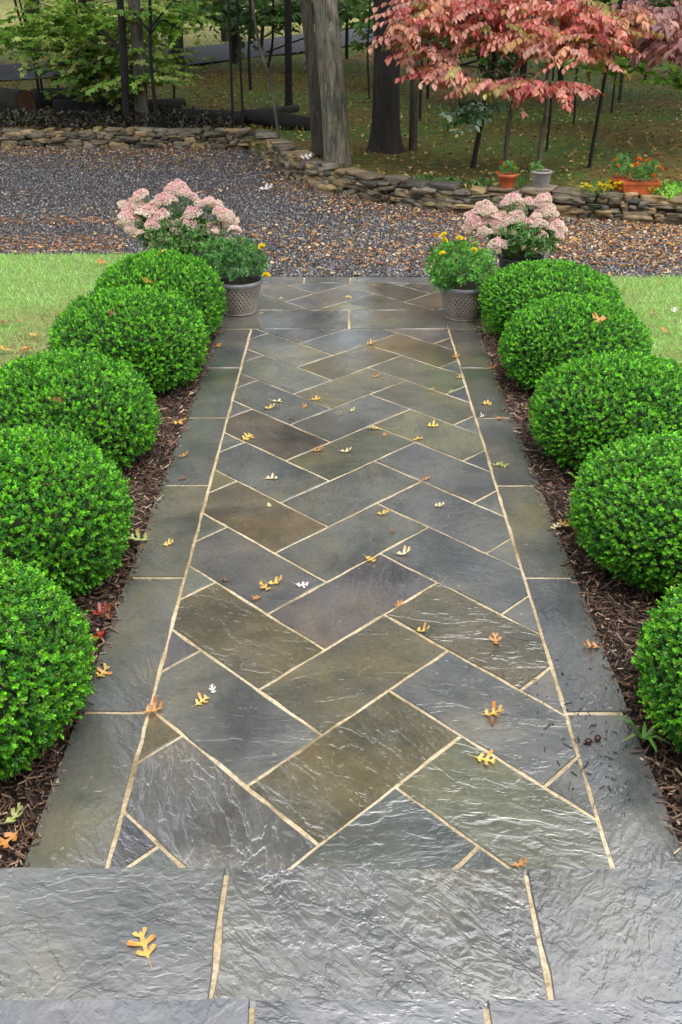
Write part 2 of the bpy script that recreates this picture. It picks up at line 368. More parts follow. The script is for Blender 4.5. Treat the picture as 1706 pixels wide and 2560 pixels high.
def slab(mb, poly, z, col, cleft, th=.03, ang=None, bev=.004, tilt=0, amp=.0029):
    p = wavy(poly, amp, .06); n = len(p); cx = sum(a[0] for a in p) / n; cy = sum(a[1] for a in p) / n
    r0 = [(a[0] + (cx - a[0]) / math.hypot(cx - a[0], cy - a[1]) * bev * .6, a[1] + (cy - a[1]) / math.hypot(cx - a[0], cy - a[1]) * bev * .6) for a in p]
    z += pr.uniform(-.001, .001)
    V = [(a[0], a[1], z) for a in r0] + [(a[0], a[1], z - bev) for a in p] + [(a[0], a[1], z - th) for a in p]
    F4 = [(n + i, n + (i + 1) % n, (i + 1) % n, i) for i in range(n)] + [(2 * n + i, 2 * n + (i + 1) % n, n + (i + 1) % n, n + i) for i in range(n)]
    ang = pr.uniform(0, 6.28) if ang is None else ang; ox, oy = pr.uniform(0, 50), pr.uniform(0, 50)
    c, s = math.cos(ang), math.sin(ang)
    uv = [((v[0] * c - v[1] * s) + ox, (v[0] * s + v[1] * c) + oy) for v in V]
    mb.add(V, [np.array([list(range(n))]), np.array(F4)], np.tile([*((np.array(col) * .72 + np.array([.14, .138, .124]) * .22) * .86), cleft], (len(V), 1)), uv)
BL = (.148, .153, .150); GR = (.135, .140, .135); OL = (.165, .160, .105); BR = (.150, .122, .085); PU = (.148, .132, .130); DG = (.095, .100, .098); PG = (.20, .205, .195); OB = (.135, .118, .070); LG = (.165, .172, .150); IN = (.085, .088, .100)
# colour of each herringbone stone, keyed by a point on it in the photo
KEY = [((640, 1000), BR, .3), ((640, 870), LG, .2), ((680, 800), LG, .2), ((830, 780), BL, .2), ((840, 830), OB, .3), ((960, 790), OB, .3), ((980, 850), OL, .2), ((830, 890), OL, .2), ((985, 910), (.14, .13, .09), .3), ((620, 920), BL, .2), ((800, 950), BL, .2),
       ((1010, 990), OL, 1.0), ((800, 1040), OL, .3), ((600, 1080), LG, .25), ((1000, 1070), GR, .4), ((800, 1130), GR, .9), ((600, 1170), BR, .4), ((1010, 1170), GR, .4), ((820, 1240), LG, .3), ((590, 1280), BL, .3), ((1060, 1300), GR, .5), ((810, 1390), PU, .35), ((560, 1450), OB, .8),
       ((1080, 1440), OB, 1.1), ((830, 1540), (.15, .135, .095), .5), ((540, 1640), LG, .35), ((1120, 1610), BL, .6), ((820, 1750), OB, .8), ((1100, 1810), OL, .8), ((500, 1850), (.155, .15, .135), .9), ((880, 1920), GR, .6),
       ((380, 1700), (.19, .14, .085), .2), ((310, 1930), IN, .5), ((410, 1490), PU, .2), ((440, 1330), LG, .2), ((480, 1205), LG, .2), ((510, 1095), OL, .2), ((530, 1010), BL, .2), ((550, 935), BL, .2), ((570, 870), PU, .2), ((600, 840), OL, .2), ((580, 815), PU, .2), ((740, 765), GR, .2), ((620, 765), GR, .2), ((1000, 765), BL, .2),
       ((1320, 1780), BL, .4), ((1260, 1590), BL, .4), ((1200, 1410), BL, .2), ((1160, 1260), BL, .2), ((1125, 1150), BL, .2), ((1095, 1045), BL, .2), ((1075, 970), BL, .2), ((1050, 905), IN, .2), ((1035, 840), BL, .2), ((1110, 1960), (.15, .15, .12), .4), ((360, 1960), LG, .4)]
KP = [(at(*k[0])[:2], k[1], k[2]) for k in KEY]
mb = MB()
B0 = np.array([-.0308 * H, .8897 * H]); J = .0052
for k in range(-12, 24):
    for m_ in range(-3, 4):
        o = B0 + np.array([m_ * 4 * q, k * 2 * q])
        for (a0, a1, b0, b1) in ((0, 2, 0, 1), (0, 1, 1, 3)):
            pts = [(o[0] + (a - b) * q, o[1] + (a + b) * q) for a, b in ((a0, b0), (a1, b0), (a1, b1), (a0, b1))]
            p = rect_clip(pts, XL, XR, Y0, Y1)
            if len(p) < 3 or abs(area(p)) < .0008: continue
            p = inset(p, J)
            if not p or abs(area(p)) < .0004: continue
            cx = sum(a[0] for a in p) / len(p); cy = sum(a[1] for a in p) / len(p)
            dd = [math.hypot(cx - K[0][0], cy - K[0][1]) for K in KP]; b = int(np.argmin(dd))
            col, cl = (KP[b][1], KP[b][2]) if dd[b] < .22 else (pr.choice([BL, GR, OL, BR, LG]), .3)
            col = [c * pr.uniform(.95, 1.05) for c in col]
            slab(mb, p, 0, col, cl)
# side borders
YB = [1.3, 1.153 * H, 1.541 * H, 1.927 * H, 2.315 * H, 2.689 * H, Y1]
for s_, (x0, x1) in enumerate(((XLO, XL), (XR, XRO))):
    cl_ = [[(.115, .118, .115), (.122, .124, .122), (.15, .145, .118), (.125, .128, .132), (.12, .125, .12), (.12, .122, .125)], [(.135, .14, .15), (.12, .122, .13), (.155, .148, .12), (.125, .115, .118), (.105, .1, .088), (.115, .108, .092)]][s_]
    for i in range(6):
        sh = .01 * (i % 2)
        p = inset([(x0, YB[i]), (x1, YB[i]), (x1, YB[i + 1]), (x0, YB[i + 1])], .006)
        slab(mb, p, .0, cl_[i], [.5, .4, .2, .2, .2, .2][i] if s_ == 0 else [.6, .6, .25, .2, .2, .2][i], ang=.9 if s_ == 0 else 2.0)
# landing: cross band, herringbone field, far band
LA, LB_, LC, LD = Y1, 3.262 * H, 3.61 * H, 3.70 * H; LX0, LX1 = -1.02, 1.20
jx = at(803, 735)[0]
for x0, x1, c in ((-.93, jx, (.13, .125, .10)), (jx, 1.0, (.145, .15, .12))):
    slab(mb, inset([(x0, LA), (x1, LA), (x1, LB_), (x0, LB_)], .006), 0, c, .3)
for x0, x1, c in ((LX0, -.3, PU), (-.3, at(805, 645)[0], (.13, .13, .12)), (at(805, 645)[0], .75, GR), (.75, LX1, DG)):
    slab(mb, inset([(x0, LC), (x1, LC), (x1, LD), (x0, LD)], .006), 0, c, .3)
B1 = np.array([-.10 * H, 3.469 * H])
for k in range(-6, 8):
    for m_ in range(-3, 4):
        o = B1 + np.array([m_ * 4 * q, k * 2 * q])
        for (a0, a1, b0, b1) in ((0, 2, 0, 1), (0, 1, 1, 3)):
            pts = [(o[0] + (a - b) * q, o[1] + (a + b) * q) for a, b in ((a0, b0), (a1, b0), (a1, b1), (a0, b1))]
            p = rect_clip(pts, LX0, LX1, LB_, LC)
            if len(p) < 3 or abs(area(p)) < .002: continue
            p = inset(p, J)
            if p: slab(mb, p, 0, pr.choice([BL, OB, OL, BR, PU, (.14, .13, .09)]), .3)
path = tag(mb.build('path', M['stone']), kind='structure')
mb = MB()
for x0, x1, y0, y1 in ((XLO + .025, XRO - .025, 1.3, LA), (-.905, .975, LA, LB_), (LX0 + .02, LX1 - .02, LB_, LD - .02)):
    V, Fm = grid(np.linspace(x0, x1, 8), np.linspace(y0, y1, 20), lambda X, Y: X * 0 - .0035); mb.add(V, Fm)
mb.build('mortar', M['mortar'], path)

# ------------------------------------------------------------------ steps
def step(z, yfar, ynear, joints, x0, x1, label, cols, clefts, angs):
    e = empty('stone_step', (0, yfar, z - .15), label, 'step')
    xs = [x0] + joints + [x1]; off = Vector((0, -yfar, -(z - .15)))
    def shift(mb): mb.V = [v + np.array(off) for v in mb.V]; return mb
    for i in range(len(xs) - 1):
        m1 = MB(); slab(m1, inset([(xs[i], ynear), (xs[i + 1], ynear), (xs[i + 1], yfar), (xs[i], yfar)], .0056), z, cols[i], clefts[i], .05, angs[i], bev=.005, amp=.0033)
        shift(m1).build('slab', M['tread'], e)
    m2 = MB(); V, Fm = grid(np.array([x0, x1]), np.array([ynear, yfar - .022]), lambda X, Y: X * 0 + z - .006); m2.add(V, Fm)
    a, b, c = yfar - .022, z - .006, z - .17
    m2.add([(x0, a, b), (x1, a, b), (x1, a, c), (x0, a, c)], np.array([(0, 3, 2, 1)]))
    shift(m2).build('mortar', M['mortar'], e)
step(.15, 1.583, 1.10, [-.275, .437], -1.6, 1.7, 'lower stone step of three wet slabs, a star-shaped golden leaf on it', [(.155, .16, .145), (.15, .157, .158), (.15, .155, .158)], [.8, 1.5, .7], [.1, .8, 2.1])
step(.30, 1.147, -.6, [-.172, .273], -1.6, 1.7, 'upper stone step of blue-grey wet slabs along the bottom edge of the picture', [(.14, .15, .17), (.14, .15, .17), (.15, .16, .18)], [.5, .9, .6], [1.2, .3, .2])

# ------------------------------------------------------------------ beds of bark mulch, lawns
BXL, BXR = -1.66, 1.78
def lawn_far(x): return np.where(np.asarray(x) < 0, at(130, 585)[1], at(1500, 637)[1])
for nm, (x0, x1, y0, y1), mt, z in (('mulch_bed', (BXL, XLO + .002, 1.25, 6.5), 'soil', -.02), ('mulch_bed', (XRO - .002, BXR, 1.25, 6.6), 'soil', -.02),
                              ('lawn', (-30, BXL, -4, float(lawn_far(-1))), 'turf', -.002), ('lawn', (BXR, 30, -4, float(lawn_far(1))), 'turf', -.002),
                              ('lawn', (BXL, -.93, 6.5, float(LD)), 'turf', -.003), ('lawn', (1.0, BXR, 6.1, float(LD)), 'turf', -.004)):
    V, Fm = grid(np.linspace(x0, x1, 40), np.linspace(y0, y1, 60), lambda X, Y: z + .006 * np.sin(X * 9 + Y * 4) * np.sin(Y * 7)*(1 if nm == 'mulch_bed' else .3))
    tag(obj(nm, mesh(nm, V, Fm), M[mt]), kind='structure')
mb = MB()
for x0, x1, nn in ((BXL, XLO + .03, 24000), (XRO - .03, BXR, 24000)):
    P = np.stack([rng.uniform(x0, x1, nn), rng.uniform(1.3, 6.45, nn), rng.uniform(-.016, .006, nn)], -1)
    D = rng.normal(size=(nn, 3)) * [1, 1, .28]; Nv = rng.normal(size=(nn, 3)) * .35 + [0, 0, 1]
    V, Fm, k = inst(*CHIP, P, D, Nv, rng.gamma(3, .0048, nn).clip(.003, .032), rng.uniform(.002, .007, nn), rng.uniform(.004, .010, nn))
    base = np.array([(.11, .06, .04), (.05, .028, .019), (.25, .145, .085), (.46, .34, .23)])[rng.choice(4, nn, p=[.40, .32, .20, .08])]
    mb.add(V, Fm, np.repeat(base * rng.uniform(.6, 1.3, (nn, 1)), k, 0))
tag(mb.build('bark_mulch', M['chips']), 'reddish brown shredded bark mulch between the boxwoods and the path', 'mulch', kind='stuff')
def grass(x0, x1, y0, y1, n, thin=None):
    P = np.stack([rng.uniform(x0, x1, n), rng.uniform(y0, y1, n), np.full(n, -.004)], -1)
    pn = np.array([mnoise.noise((p[0] * .9, p[1] * .9, 3)) + .45 * mnoise.noise((p[0] * 3.2, p[1] * 3.2, 9)) for p in P])
    br = np.clip((pn + .02) * 2.4, 0, 1)[:, None] * np.clip((7.3 - P[:, 1:2]) / 1.2, 0, 1)
    D = np.stack([rng.normal(0, .55, n), rng.normal(0, .55, n), np.full(n, 1.)], -1)
    L = rng.uniform(.018, .05, n) * (1 - .45 * br[:, 0])
    V, Fm, k = inst(*BLADE, P, D, rdir(n), L, rng.uniform(.0035, .006, n))
    c1 = rcol(n, (.38, .62, .20), .2, .08); c2 = rcol(n, (.34, .27, .13), .25, .08)
    dry = rng.random((n, 1)) < .14
    c = np.where(dry, rcol(n, (.46, .44, .26), .2), c1) * (1 - br) + c2 * br
    return V, Fm, np.repeat(c, k, 0)
yl, yr = float(lawn_far(-1)), float(lawn_far(1))
mb = MB()
for a in ((-4.6, BXL + .1, 3.8, yl, 85000), (-9, -4.6, 3.8, yl, 30000), (BXR - .1, 4.4, 3.8, yr, 70000), (4.4, 8, 3.8, yr, 20000), (BXL, -.96, 6.35, yl - .3, 9000), (1.02, BXR, 6.05, yr, 8000), (.93, 1.10, 6.0, 6.5, 1100)):
    mb.add(*grass(*a))
tag(mb.build('lawn_grass', M['grass']), 'short mown light green grass beside the boxwood rows, with brownish bare spots', 'grass', kind='stuff')

# ------------------------------------------------------------------ gravel pebbles and leaf litter
def yard(n, far_bias=1.0):
    x = rng.uniform(-9, 7, n * 2); t = rng.random(n * 2) ** far_bias; yw = wall_y(x); y = 7.45 + (yw - 7.45) * t
    y0 = np.where((x > LX0) & (x < LX1), LD + .01, np.where(x < 0, yl, yr)); y = y0 + (yw - y0) * t
    vis = np.abs(x) < .40 * y + .6
    return np.stack([x, y], -1)[vis][:n]
P2 = yard(80000, 1.15); n = len(P2)
V, Fm, k = inst(*OCTA, np.column_stack([P2, rng.uniform(-.006, .004, n)]), rdir(n), rdir(n), rng.uniform(.005, .013, n), rng.uniform(.005, .011, n), rng.uniform(.005, .01, n))
pc = np.array([(.075, .068, .072), (.155, .143, .147), (.29, .27, .26), (.50, .47, .42)])[rng.choice(4, n, p=[.40, .36, .18, .06])] * rng.uniform(.7, 1.3, (n, 1))
tag(obj('gravel', mesh('gravel', V, Fm, np.repeat(pc, k, 0)), M['pebble']), 'loose dark grey gravel across the yard between the path and the stone wall', 'gravel', kind='stuff')
CURL = ([(0, 0, 0), (.3, .5, .22), (.7, .38, .3), (1, 0, .15), (.7, -.38, .3), (.3, -.5, .2), (.5, 0, .02)], [np.array([(0, 6, 2, 1), (0, 5, 4, 6)]), np.array([(6, 3, 2), (3, 6, 4)])])
def litter(P, size, cols, pr_, tilt=.35):
    n = len(P); D = rng.normal(size=(n, 3)) * [1, 1, .18]; Nv = rng.normal(size=(n, 3)) * tilt + [0, 0, 1]
    V, Fm, k = inst(*CURL, P, D, Nv, size * rng.uniform(.6, 1.3, n), size * rng.uniform(.35, .8, n))
    c = np.array(cols)[rng.choice(len(cols), n, p=pr_)] * rng.uniform(.7, 1.25, (n, 1)); return V, Fm, np.repeat(c, k, 0)
LC_ = [(.56, .38, .20), (.42, .19, .07), (.20, .09, .05), (.56, .34, .09), (.66, .55, .38)]
P2 = yard(15000, .8); dn = np.array([mnoise.noise((p[0] * .5, p[1] * .9, 0)) for p in P2])
keep = rng.random(len(P2)) < np.clip(.30 + dn * 1.0 + np.clip((1.6 - (wall_y(P2[:, 0]) - P2[:, 1])) * .5, 0, .6) + np.clip(P2[:, 0] * .06, -.2, .3) + (np.abs(P2[:, 1] - 7.7) < .5) * .25, .03, 1)
P2 = P2[keep]; mb = MB(); mb.add(*litter(np.column_stack([P2, np.full(len(P2), .006)]), .036, LC_, [.3, .3, .2, .1, .1]))
# swept drifts of needles at the left
for k_ in range(2600):
    pass
nn = 3200; px = rng.uniform(-9, -1.9, nn); band = rng.choice([8.25, 8.55, 9.3], nn, p=[.45, .3, .25]); py = band + rng.normal(0, .10, nn) + .08 * np.sin(px * 1.7)
V, Fm, k = inst(*DIAM, np.stack([px, py, np.full(nn, .008)], -1), rng.normal(size=(nn, 3)) * [1, .5, .1], rng.normal(size=(nn, 3)) * .3 + [0, 0, 1], rng.uniform(.03, .08, nn), rng.uniform(.006, .02, nn))
mb.add(V, Fm, np.repeat(rcol(nn, (.42, .22, .10), .3), k, 0))
tag(mb.build('leaf_litter', M['fallen']), 'tan and rust fallen leaves scattered over the gravel yard', 'leaf litter', kind='stuff')
# woodland litter
n = 26000; x = rng.uniform(-16, 13, n); y = wall_y(x) + .2 + 26 * rng.random(n) ** 1.6; P = np.stack([x, y, ter(x, y) + .03], -1)
P = P[np.abs(x) < .42 * y + .8]; mb = MB(); mb.add(*litter(P, .055, [(.38, .24, .08), (.26, .12, .035), (.52, .40, .15), (.14, .075, .03)], [.35, .25, .2, .2], .3))
tag(mb.build('woodland_litter', M['fallen']), 'brown and yellow fallen leaves over the woodland floor behind the wall', 'leaf litter', kind='stuff')
n = 26000; x = rng.uniform(-16, 13, n); y = 14.4 + 22 * rng.random(n) ** 1.2; pn = np.array([mnoise.noise((a * .25, b * .25, 5)) for a, b in zip(x, y)])
kk = (pn > -.02) & (y > wall_y(x) + .6) & (np.abs(x) < .42 * y + .8); x, y = x[kk], y[kk]; n = len(x)
V, Fm, k = inst(*BLADE, np.stack([x, y, ter(x, y)], -1), np.stack([rng.normal(0, .5, n), rng.normal(0, .5, n), np.ones(n)], -1), rdir(n), rng.uniform(.05, .11, n), .016)
tag(obj('woodland_grass', mesh('woodland_grass', V, Fm, np.repeat(rcol(n, (.15, .24, .03), .3), k, 0)), M['grass']), 'sparse green grass patches under the trees', 'grass', kind='stuff')

# ------------------------------------------------------------------ dry stone wall
def rock(mb, c, size, yaw, col, seed):
    r = np.random.default_rng(seed); nn = 4; L = np.linspace(-1, 1, nn + 1)
    V = []; idx = {}; Fq = []
    def vid(p):
        kk = tuple(np.round(p, 4))
        if kk not in idx: idx[kk] = len(V); V.append(p)
        return idx[kk]
    for ax in range(3):
        for sgn in (-1, 1):
            for a in range(nn):
                for b in range(nn):
                    qd = []
                    for (u_, v_) in ((a, b), (a + 1, b), (a + 1, b + 1), (a, b + 1)):
                        p = [0, 0, 0]; p[ax] = sgn; p[(ax + 1) % 3] = L[u_]; p[(ax + 2) % 3] = L[v_]; qd.append(vid(p))
                    Fq.append(qd if sgn > 0 else qd[::-1])
    V = np.array(V, float); e = np.abs(V) ** 8; nrm = (e.sum(1)) ** (1 / 8); V = V / nrm[:, None] ** 1.0
    ph = r.uniform(0, 20, 3)
    dsp = np.array([[mnoise.noise((v[0] * 1.3 + ph[0], v[1] * 1.3 + k * 7, v[2] * 1.3 + ph[1])) for k in range(3)] for v in V]); V = V + dsp * .34
    sk = r.uniform(-.22, .22, 2); V[:, 2] += sk[0] * V[:, 0]; V[:, 0] *= 1 + sk[1] * V[:, 2]
    V = V * np.array(size) / 2; cs, sn = math.cos(yaw), math.sin(yaw)
    V = np.stack([V[:, 0] * cs - V[:, 1] * sn, V[:, 0] * sn + V[:, 1] * cs, V[:, 2]], -1) + np.array(c)
    mb.add(V, np.array(Fq), np.tile(col, (len(V), 1)))
RC = [(.24, .175, .10), (.32, .23, .115), (.15, .125, .085), (.09, .08, .06), (.38, .26, .12), (.20, .155, .10), (.24, .20, .145)]
seg = np.linalg.norm(np.diff(WP, axis=0), axis=1); cum = np.concatenate([[0], np.cumsum(seg)])
def on_wall(s_):
    return np.array([np.interp(s_, cum, WP[:, 0]), np.interp(s_, cum, WP[:, 1])])
mb = MB(); wr = random.Random(5); sd_ = 0
s_a = cum[1] + 2.5; s_b = cum[-2] + 1.0
for row in range(6):
    s_ = s_a + wr.uniform(0, .2); z = .025 + row * .039
    while s_ < s_b:
        lw = wr.uniform(.12, .30) if wr.random() < .6 else wr.uniform(.06, .13); hh = wr.uniform(.032, .075)
        if row == 0: hh = wr.uniform(.07, .12)
        p = on_wall(s_ + lw / 2); p2 = on_wall(s_ + lw / 2 + .05); yaw = math.atan2(p2[1] - p[1], p2[0] - p[0])
        nx, ny = -math.sin(yaw), math.cos(yaw); off = .10 + row * .010 + wr.uniform(-.035, .035)
        if not (row == 5 and wr.random() < .35):
            c = wr.choice(RC); 
            rock(mb, (p[0] + nx * off, p[1] + ny * off, z + wr.uniform(-.016, .016)), (lw * 1.02, wr.uniform(.18, .28), hh), yaw + wr.uniform(-.12, .12), (np.array(c) * wr.uniform(.65, 1.25)).tolist(), sd_); sd_ += 1
        s_ += lw
    
wall = mb.build('dry_stone_wall', M['rock'], smooth=True)
tag(wall, 'low dry-stacked fieldstone wall curving between the gravel yard and the woods', 'wall')
mb = MB()                                              # rubble heart of the wall
Pc = np.array([on_wall(s_) for s_ in np.linspace(s_a, s_b, 160)]); T = unit(np.gradient(Pc, axis=0)); Nn = np.stack([-T[:, 1], T[:, 0]], -1)
A = Pc + Nn * .08; B = Pc + Nn * .30; n = len(Pc); z1 = np.full((n, 1), .19); z0 = np.full((n, 1), -.02)
V = np.vstack([np.hstack([A, z0]), np.hstack([A, z1]), np.hstack([B, z1]), np.hstack([B, z0])]); i = np.arange(n - 1)
mb.add(V, [np.stack([i, i + 1, n + i + 1, n + i], -1), np.stack([n + i, n + i + 1, 2 * n + i + 1, 2 * n + i], -1), np.stack([2 * n + i, 2 * n + i + 1, 3 * n + i + 1, 3 * n + i], -1)], np.tile((.05, .045, .035), (len(V), 1)))
mb.build('rubble_fill', M['rock'], wall)

# ------------------------------------------------------------------ boxwood balls
def fib(n):
    i = np.arange(n) + .5; ph = np.arccos(1 - 2 * i / n); th = np.pi * (1 + 5 ** .5) * i
    return np.stack([np.cos(th) * np.sin(ph), np.sin(th) * np.sin(ph), np.cos(ph)], -1)
def dome(d, R, hc, ht, seed, sq=2.25):
    """point on the clipped-ball surface along unit direction d"""
    e = np.abs(d) / np.array([R, R, 1.0]); ez = np.where(d[:, 2] > 0, ht - hc, hc + .05); 
    f = ((np.hypot(d[:, 0], d[:, 1]) / R) ** sq + (np.abs(d[:, 2]) / ez) ** sq) ** (-1 / sq)
    nz = np.array([mnoise.noise((v[0] * 1.7 + seed, v[1] * 1.7, v[2] * 1.7)) * .6 + .35 * mnoise.noise((v[0] * 5 + seed, v[1] * 5, v[2] * 5)) for v in d])
    P = d * (f * (1 + .075 * nz))[:, None]; P[:, 2] += hc; return P
def bush_mesh(seed, R=.43, hc=.23, ht=.53, nt_=7000):
    r = np.random.default_rng(seed)
    d = unit(fib(nt_) + r.normal(0, .012, (nt_, 3))); P = dome(d, R, hc, ht, seed)
    ok = P[:, 2] > .02; P = P[ok]; d = d[ok]; nt2 = len(P)
    cen = np.array([0, 0, hc]); depth = r.uniform(-.035, .006, nt2) + .008 * np.array([mnoise.noise((p[0] * 22 + seed, p[1] * 22, p[2] * 22)) for p in P]) * 2
    out = unit((P - cen) / np.array([R * R, R * R, (ht - hc) ** 2]))
    stray = r.random(nt2) < .02; depth = depth + stray * r.uniform(.008, .028, nt2) - .03 * np.clip(np.array([mnoise.noise((p[0] * 9 + seed, p[1] * 9, p[2] * 9)) for p in P]) - .25, 0, 1)
    ax = unit(out + r.normal(0, .33, (nt2, 3)) + np.array([0, 0, .35])); P = P + out * depth[:, None]
    K = 10; tone = r.normal(1, .2, nt2).clip(.5, 1.5); new = (r.random(nt2) < .5)
    PP, DD, NN, LL, CC = [], [], [], [], []
    a = unit(np.cross(ax, r.normal(size=(nt2, 3)))); b = np.cross(ax, a)
    for k in range(K):
        lvl = k // 2; ang = (k % 2) * np.pi + lvl * np.pi / 2 + r.normal(0, .35, nt2)
        side = np.cos(ang)[:, None] * a + np.sin(ang)[:, None] * b
        open_ = [1.25, 1.1, .95, .7, .4][lvl]
        D = unit(side * open_ + ax * (1.15 - open_ * .5) + r.normal(0, .15, (nt2, 3)))
        PP.append(P + ax * 0 if False else P + ax * (lvl * .0047 - .008)); DD.append(D); NN.append(unit(ax * 1.0 - side * .4 + r.normal(0, .25, (nt2, 3))))
        LL.append(r.uniform(.0105, .0165, nt2) * (1 - .05 * lvl))
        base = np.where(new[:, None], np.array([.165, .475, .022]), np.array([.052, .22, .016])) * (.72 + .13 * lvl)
        dull = (r.random(nt2) < .012)[:, None]; base = np.where(dull, np.array([.26, .20, .06]), base)
        CC.append(base * (tone * r.uniform(.8, 1.2, nt2))[:, None] * (1 + r.normal(0, .07, (nt2, 3))))
    PP, DD, NN, LL, CC = map(np.concatenate, (PP, DD, NN, LL, CC))
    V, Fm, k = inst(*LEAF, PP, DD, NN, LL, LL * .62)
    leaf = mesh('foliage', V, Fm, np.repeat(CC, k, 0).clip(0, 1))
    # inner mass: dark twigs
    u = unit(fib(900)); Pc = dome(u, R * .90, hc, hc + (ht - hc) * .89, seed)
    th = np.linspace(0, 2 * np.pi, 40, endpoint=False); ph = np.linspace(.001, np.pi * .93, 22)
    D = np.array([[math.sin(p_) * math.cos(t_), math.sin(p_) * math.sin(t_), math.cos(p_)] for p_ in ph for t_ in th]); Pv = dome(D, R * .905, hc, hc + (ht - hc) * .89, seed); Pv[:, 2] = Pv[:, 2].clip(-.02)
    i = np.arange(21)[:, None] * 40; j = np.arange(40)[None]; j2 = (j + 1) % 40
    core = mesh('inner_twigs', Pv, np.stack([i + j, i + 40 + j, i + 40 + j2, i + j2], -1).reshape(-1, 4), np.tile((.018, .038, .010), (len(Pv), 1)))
    return leaf, core
BV = [bush_mesh(3), bush_mesh(17), bush_mesh(29)]
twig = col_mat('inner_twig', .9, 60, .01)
BUSH = [(-1.17, 6.00, .95, .95, 0, 'rearmost boxwood ball of the left row, beside the potted marigold'), (-1.20, 5.17, 1.0, .95, 1, 'second boxwood ball from the back in the left row'),
        (-1.31, 4.13, .97, .92, 2, 'middle boxwood ball of the left row, cut by the picture edge'), (-1.245, 3.14, 1.0, .98, 0, 'fourth boxwood ball from the back, left row, by the pale star leaf'),
        (-1.195, 2.24, 1.0, .93, 1, 'nearest boxwood ball of the left row, by the steps'),
        (1.34, 6.06, 1.03, .80, 2, 'rearmost boxwood ball of the right row, in front of the pink sedum'), (1.31, 5.17, .96, .86, 0, 'second boxwood ball from the back in the right row'),
        (1.34, 4.17, 1.0, .88, 1, 'middle boxwood ball of the right row beside the lawn'), (1.345, 3.23, 1.04, .85, 2, 'fourth boxwood ball from the back, right row, shading the border'),
        (1.335, 2.25, 1.0, .88, 0, 'nearest boxwood ball of the right row, cut by the picture edge')]
for i, (x, y, s, sz, v, lab) in enumerate(BUSH):
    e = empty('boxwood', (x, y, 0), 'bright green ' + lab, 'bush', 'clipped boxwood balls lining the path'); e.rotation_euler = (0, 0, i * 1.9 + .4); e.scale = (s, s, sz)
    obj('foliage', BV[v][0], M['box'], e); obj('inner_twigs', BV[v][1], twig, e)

# ------------------------------------------------------------------ fallen oak leaves
def oak_mesh(r, curl, roll, broad=1.0):
    j = lambda s: r.uniform(-s, s); rows = [(-.30, .006), (.08, .012), (.20, .055), (.34, .07), (.44, .045), (.54, .075), (.68, .08), (.76, .05), (.84, .075), (.93, .05), (1.05 + j(.04), .001)]
    V = [[x, 0, 0] for x, _ in rows]; Fs3, Fs4 = [], []; nr = len(rows)
    for sg in (1, -1):
        b0 = len(V); V += [[x, sg * (y + j(.008)), 0] for x, y in rows]
        for i in range(nr - 1):
            f = (i, i + 1, b0 + i + 1, b0 + i); Fs4.append(f if sg > 0 else f[::-1])
        for (i, tx, ty, w) in ((2, .40, .27, .8), (5, .76, .44, 1.0), (8, 1.0, .22, .6)):
            tx += j(.05); ty = ty * broad + j(.05); t0 = len(V); cx, cy = rows[i][0] * .35 + tx * .65, ty * .62
            V += [[cx - .07 * w, sg * (cy + .035), 0], [tx - .035 * w, sg * (ty + .02), 0], [tx + .02, sg * (ty - .045), 0], [tx + .075 * w, sg * (ty - .09), 0], [cx + .085 * w, sg * (cy - .05), 0]]
            f = (b0 + i, b0 + i + 1, t0 + 4, t0); Fs4.append(f if sg > 0 else f[::-1])
            for f in ((t0, t0 + 2, t0 + 1), (t0, t0 + 4, t0 + 2), (t0 + 4, t0 + 3, t0 + 2)): Fs3.append(f if sg > 0 else f[::-1])
    V = np.array(V, float); x, y = V[:, 0].copy(), V[:, 1].copy()
    V[:, 2] += curl * y * y * 1.6 + roll * (x - .45) ** 2 + .05 * np.sin(x * 9 + r.uniform(0, 6)) * np.abs(y) * 2 + np.abs(y) * r.uniform(-.05, .15) + y * r.uniform(-.2, .2)
    V[:, 0] -= .5; V[:, 2] -= V[:, 2].min() - .01
    return V, Fs3, Fs4
lr = random.Random(3)
LCOL = {'yellow': (.70, .50, .12), 'orange': (.52, .24, .06), 'pale': (.70, .60, .34), 'brown': (.22, .085, .035), 'white': (.66, .66, .62), 'green': (.42, .50, .17), 'red': (.28, .035, .015), 'gold': (.64, .40, .09)}
OAK = {}
for cn, c in LCOL.items():
    for v in range(7):
        V, f3, f4 = oak_mesh(lr, lr.uniform(-.2, 1.3), lr.uniform(-.1, 1.1), lr.uniform(.6, 1.2))
        cc = np.tile(c, (len(V), 1)) * rng.uniform(.75, 1.15, (len(V), 1)); edge = np.abs(V[:, 1]) > .25; cc[edge] = cc[edge] * [.9, .62, .6]
        OAK[cn, v] = mesh('oak_leaf', V, [np.array(f3), np.array(f4)], cc)
def oak(x, y, z, size, cn, rz, label, group, tilt=(0, 0), v=None):
    o = obj('fallen_leaf', OAK[cn, lr.randrange(7) if v is None else v], M['fallen'], None, (x, y, z)); o.scale = (size,) * 3
    o.rotation_euler = (tilt[0], tilt[1], rz); tag(o, label, 'leaf', group); return o
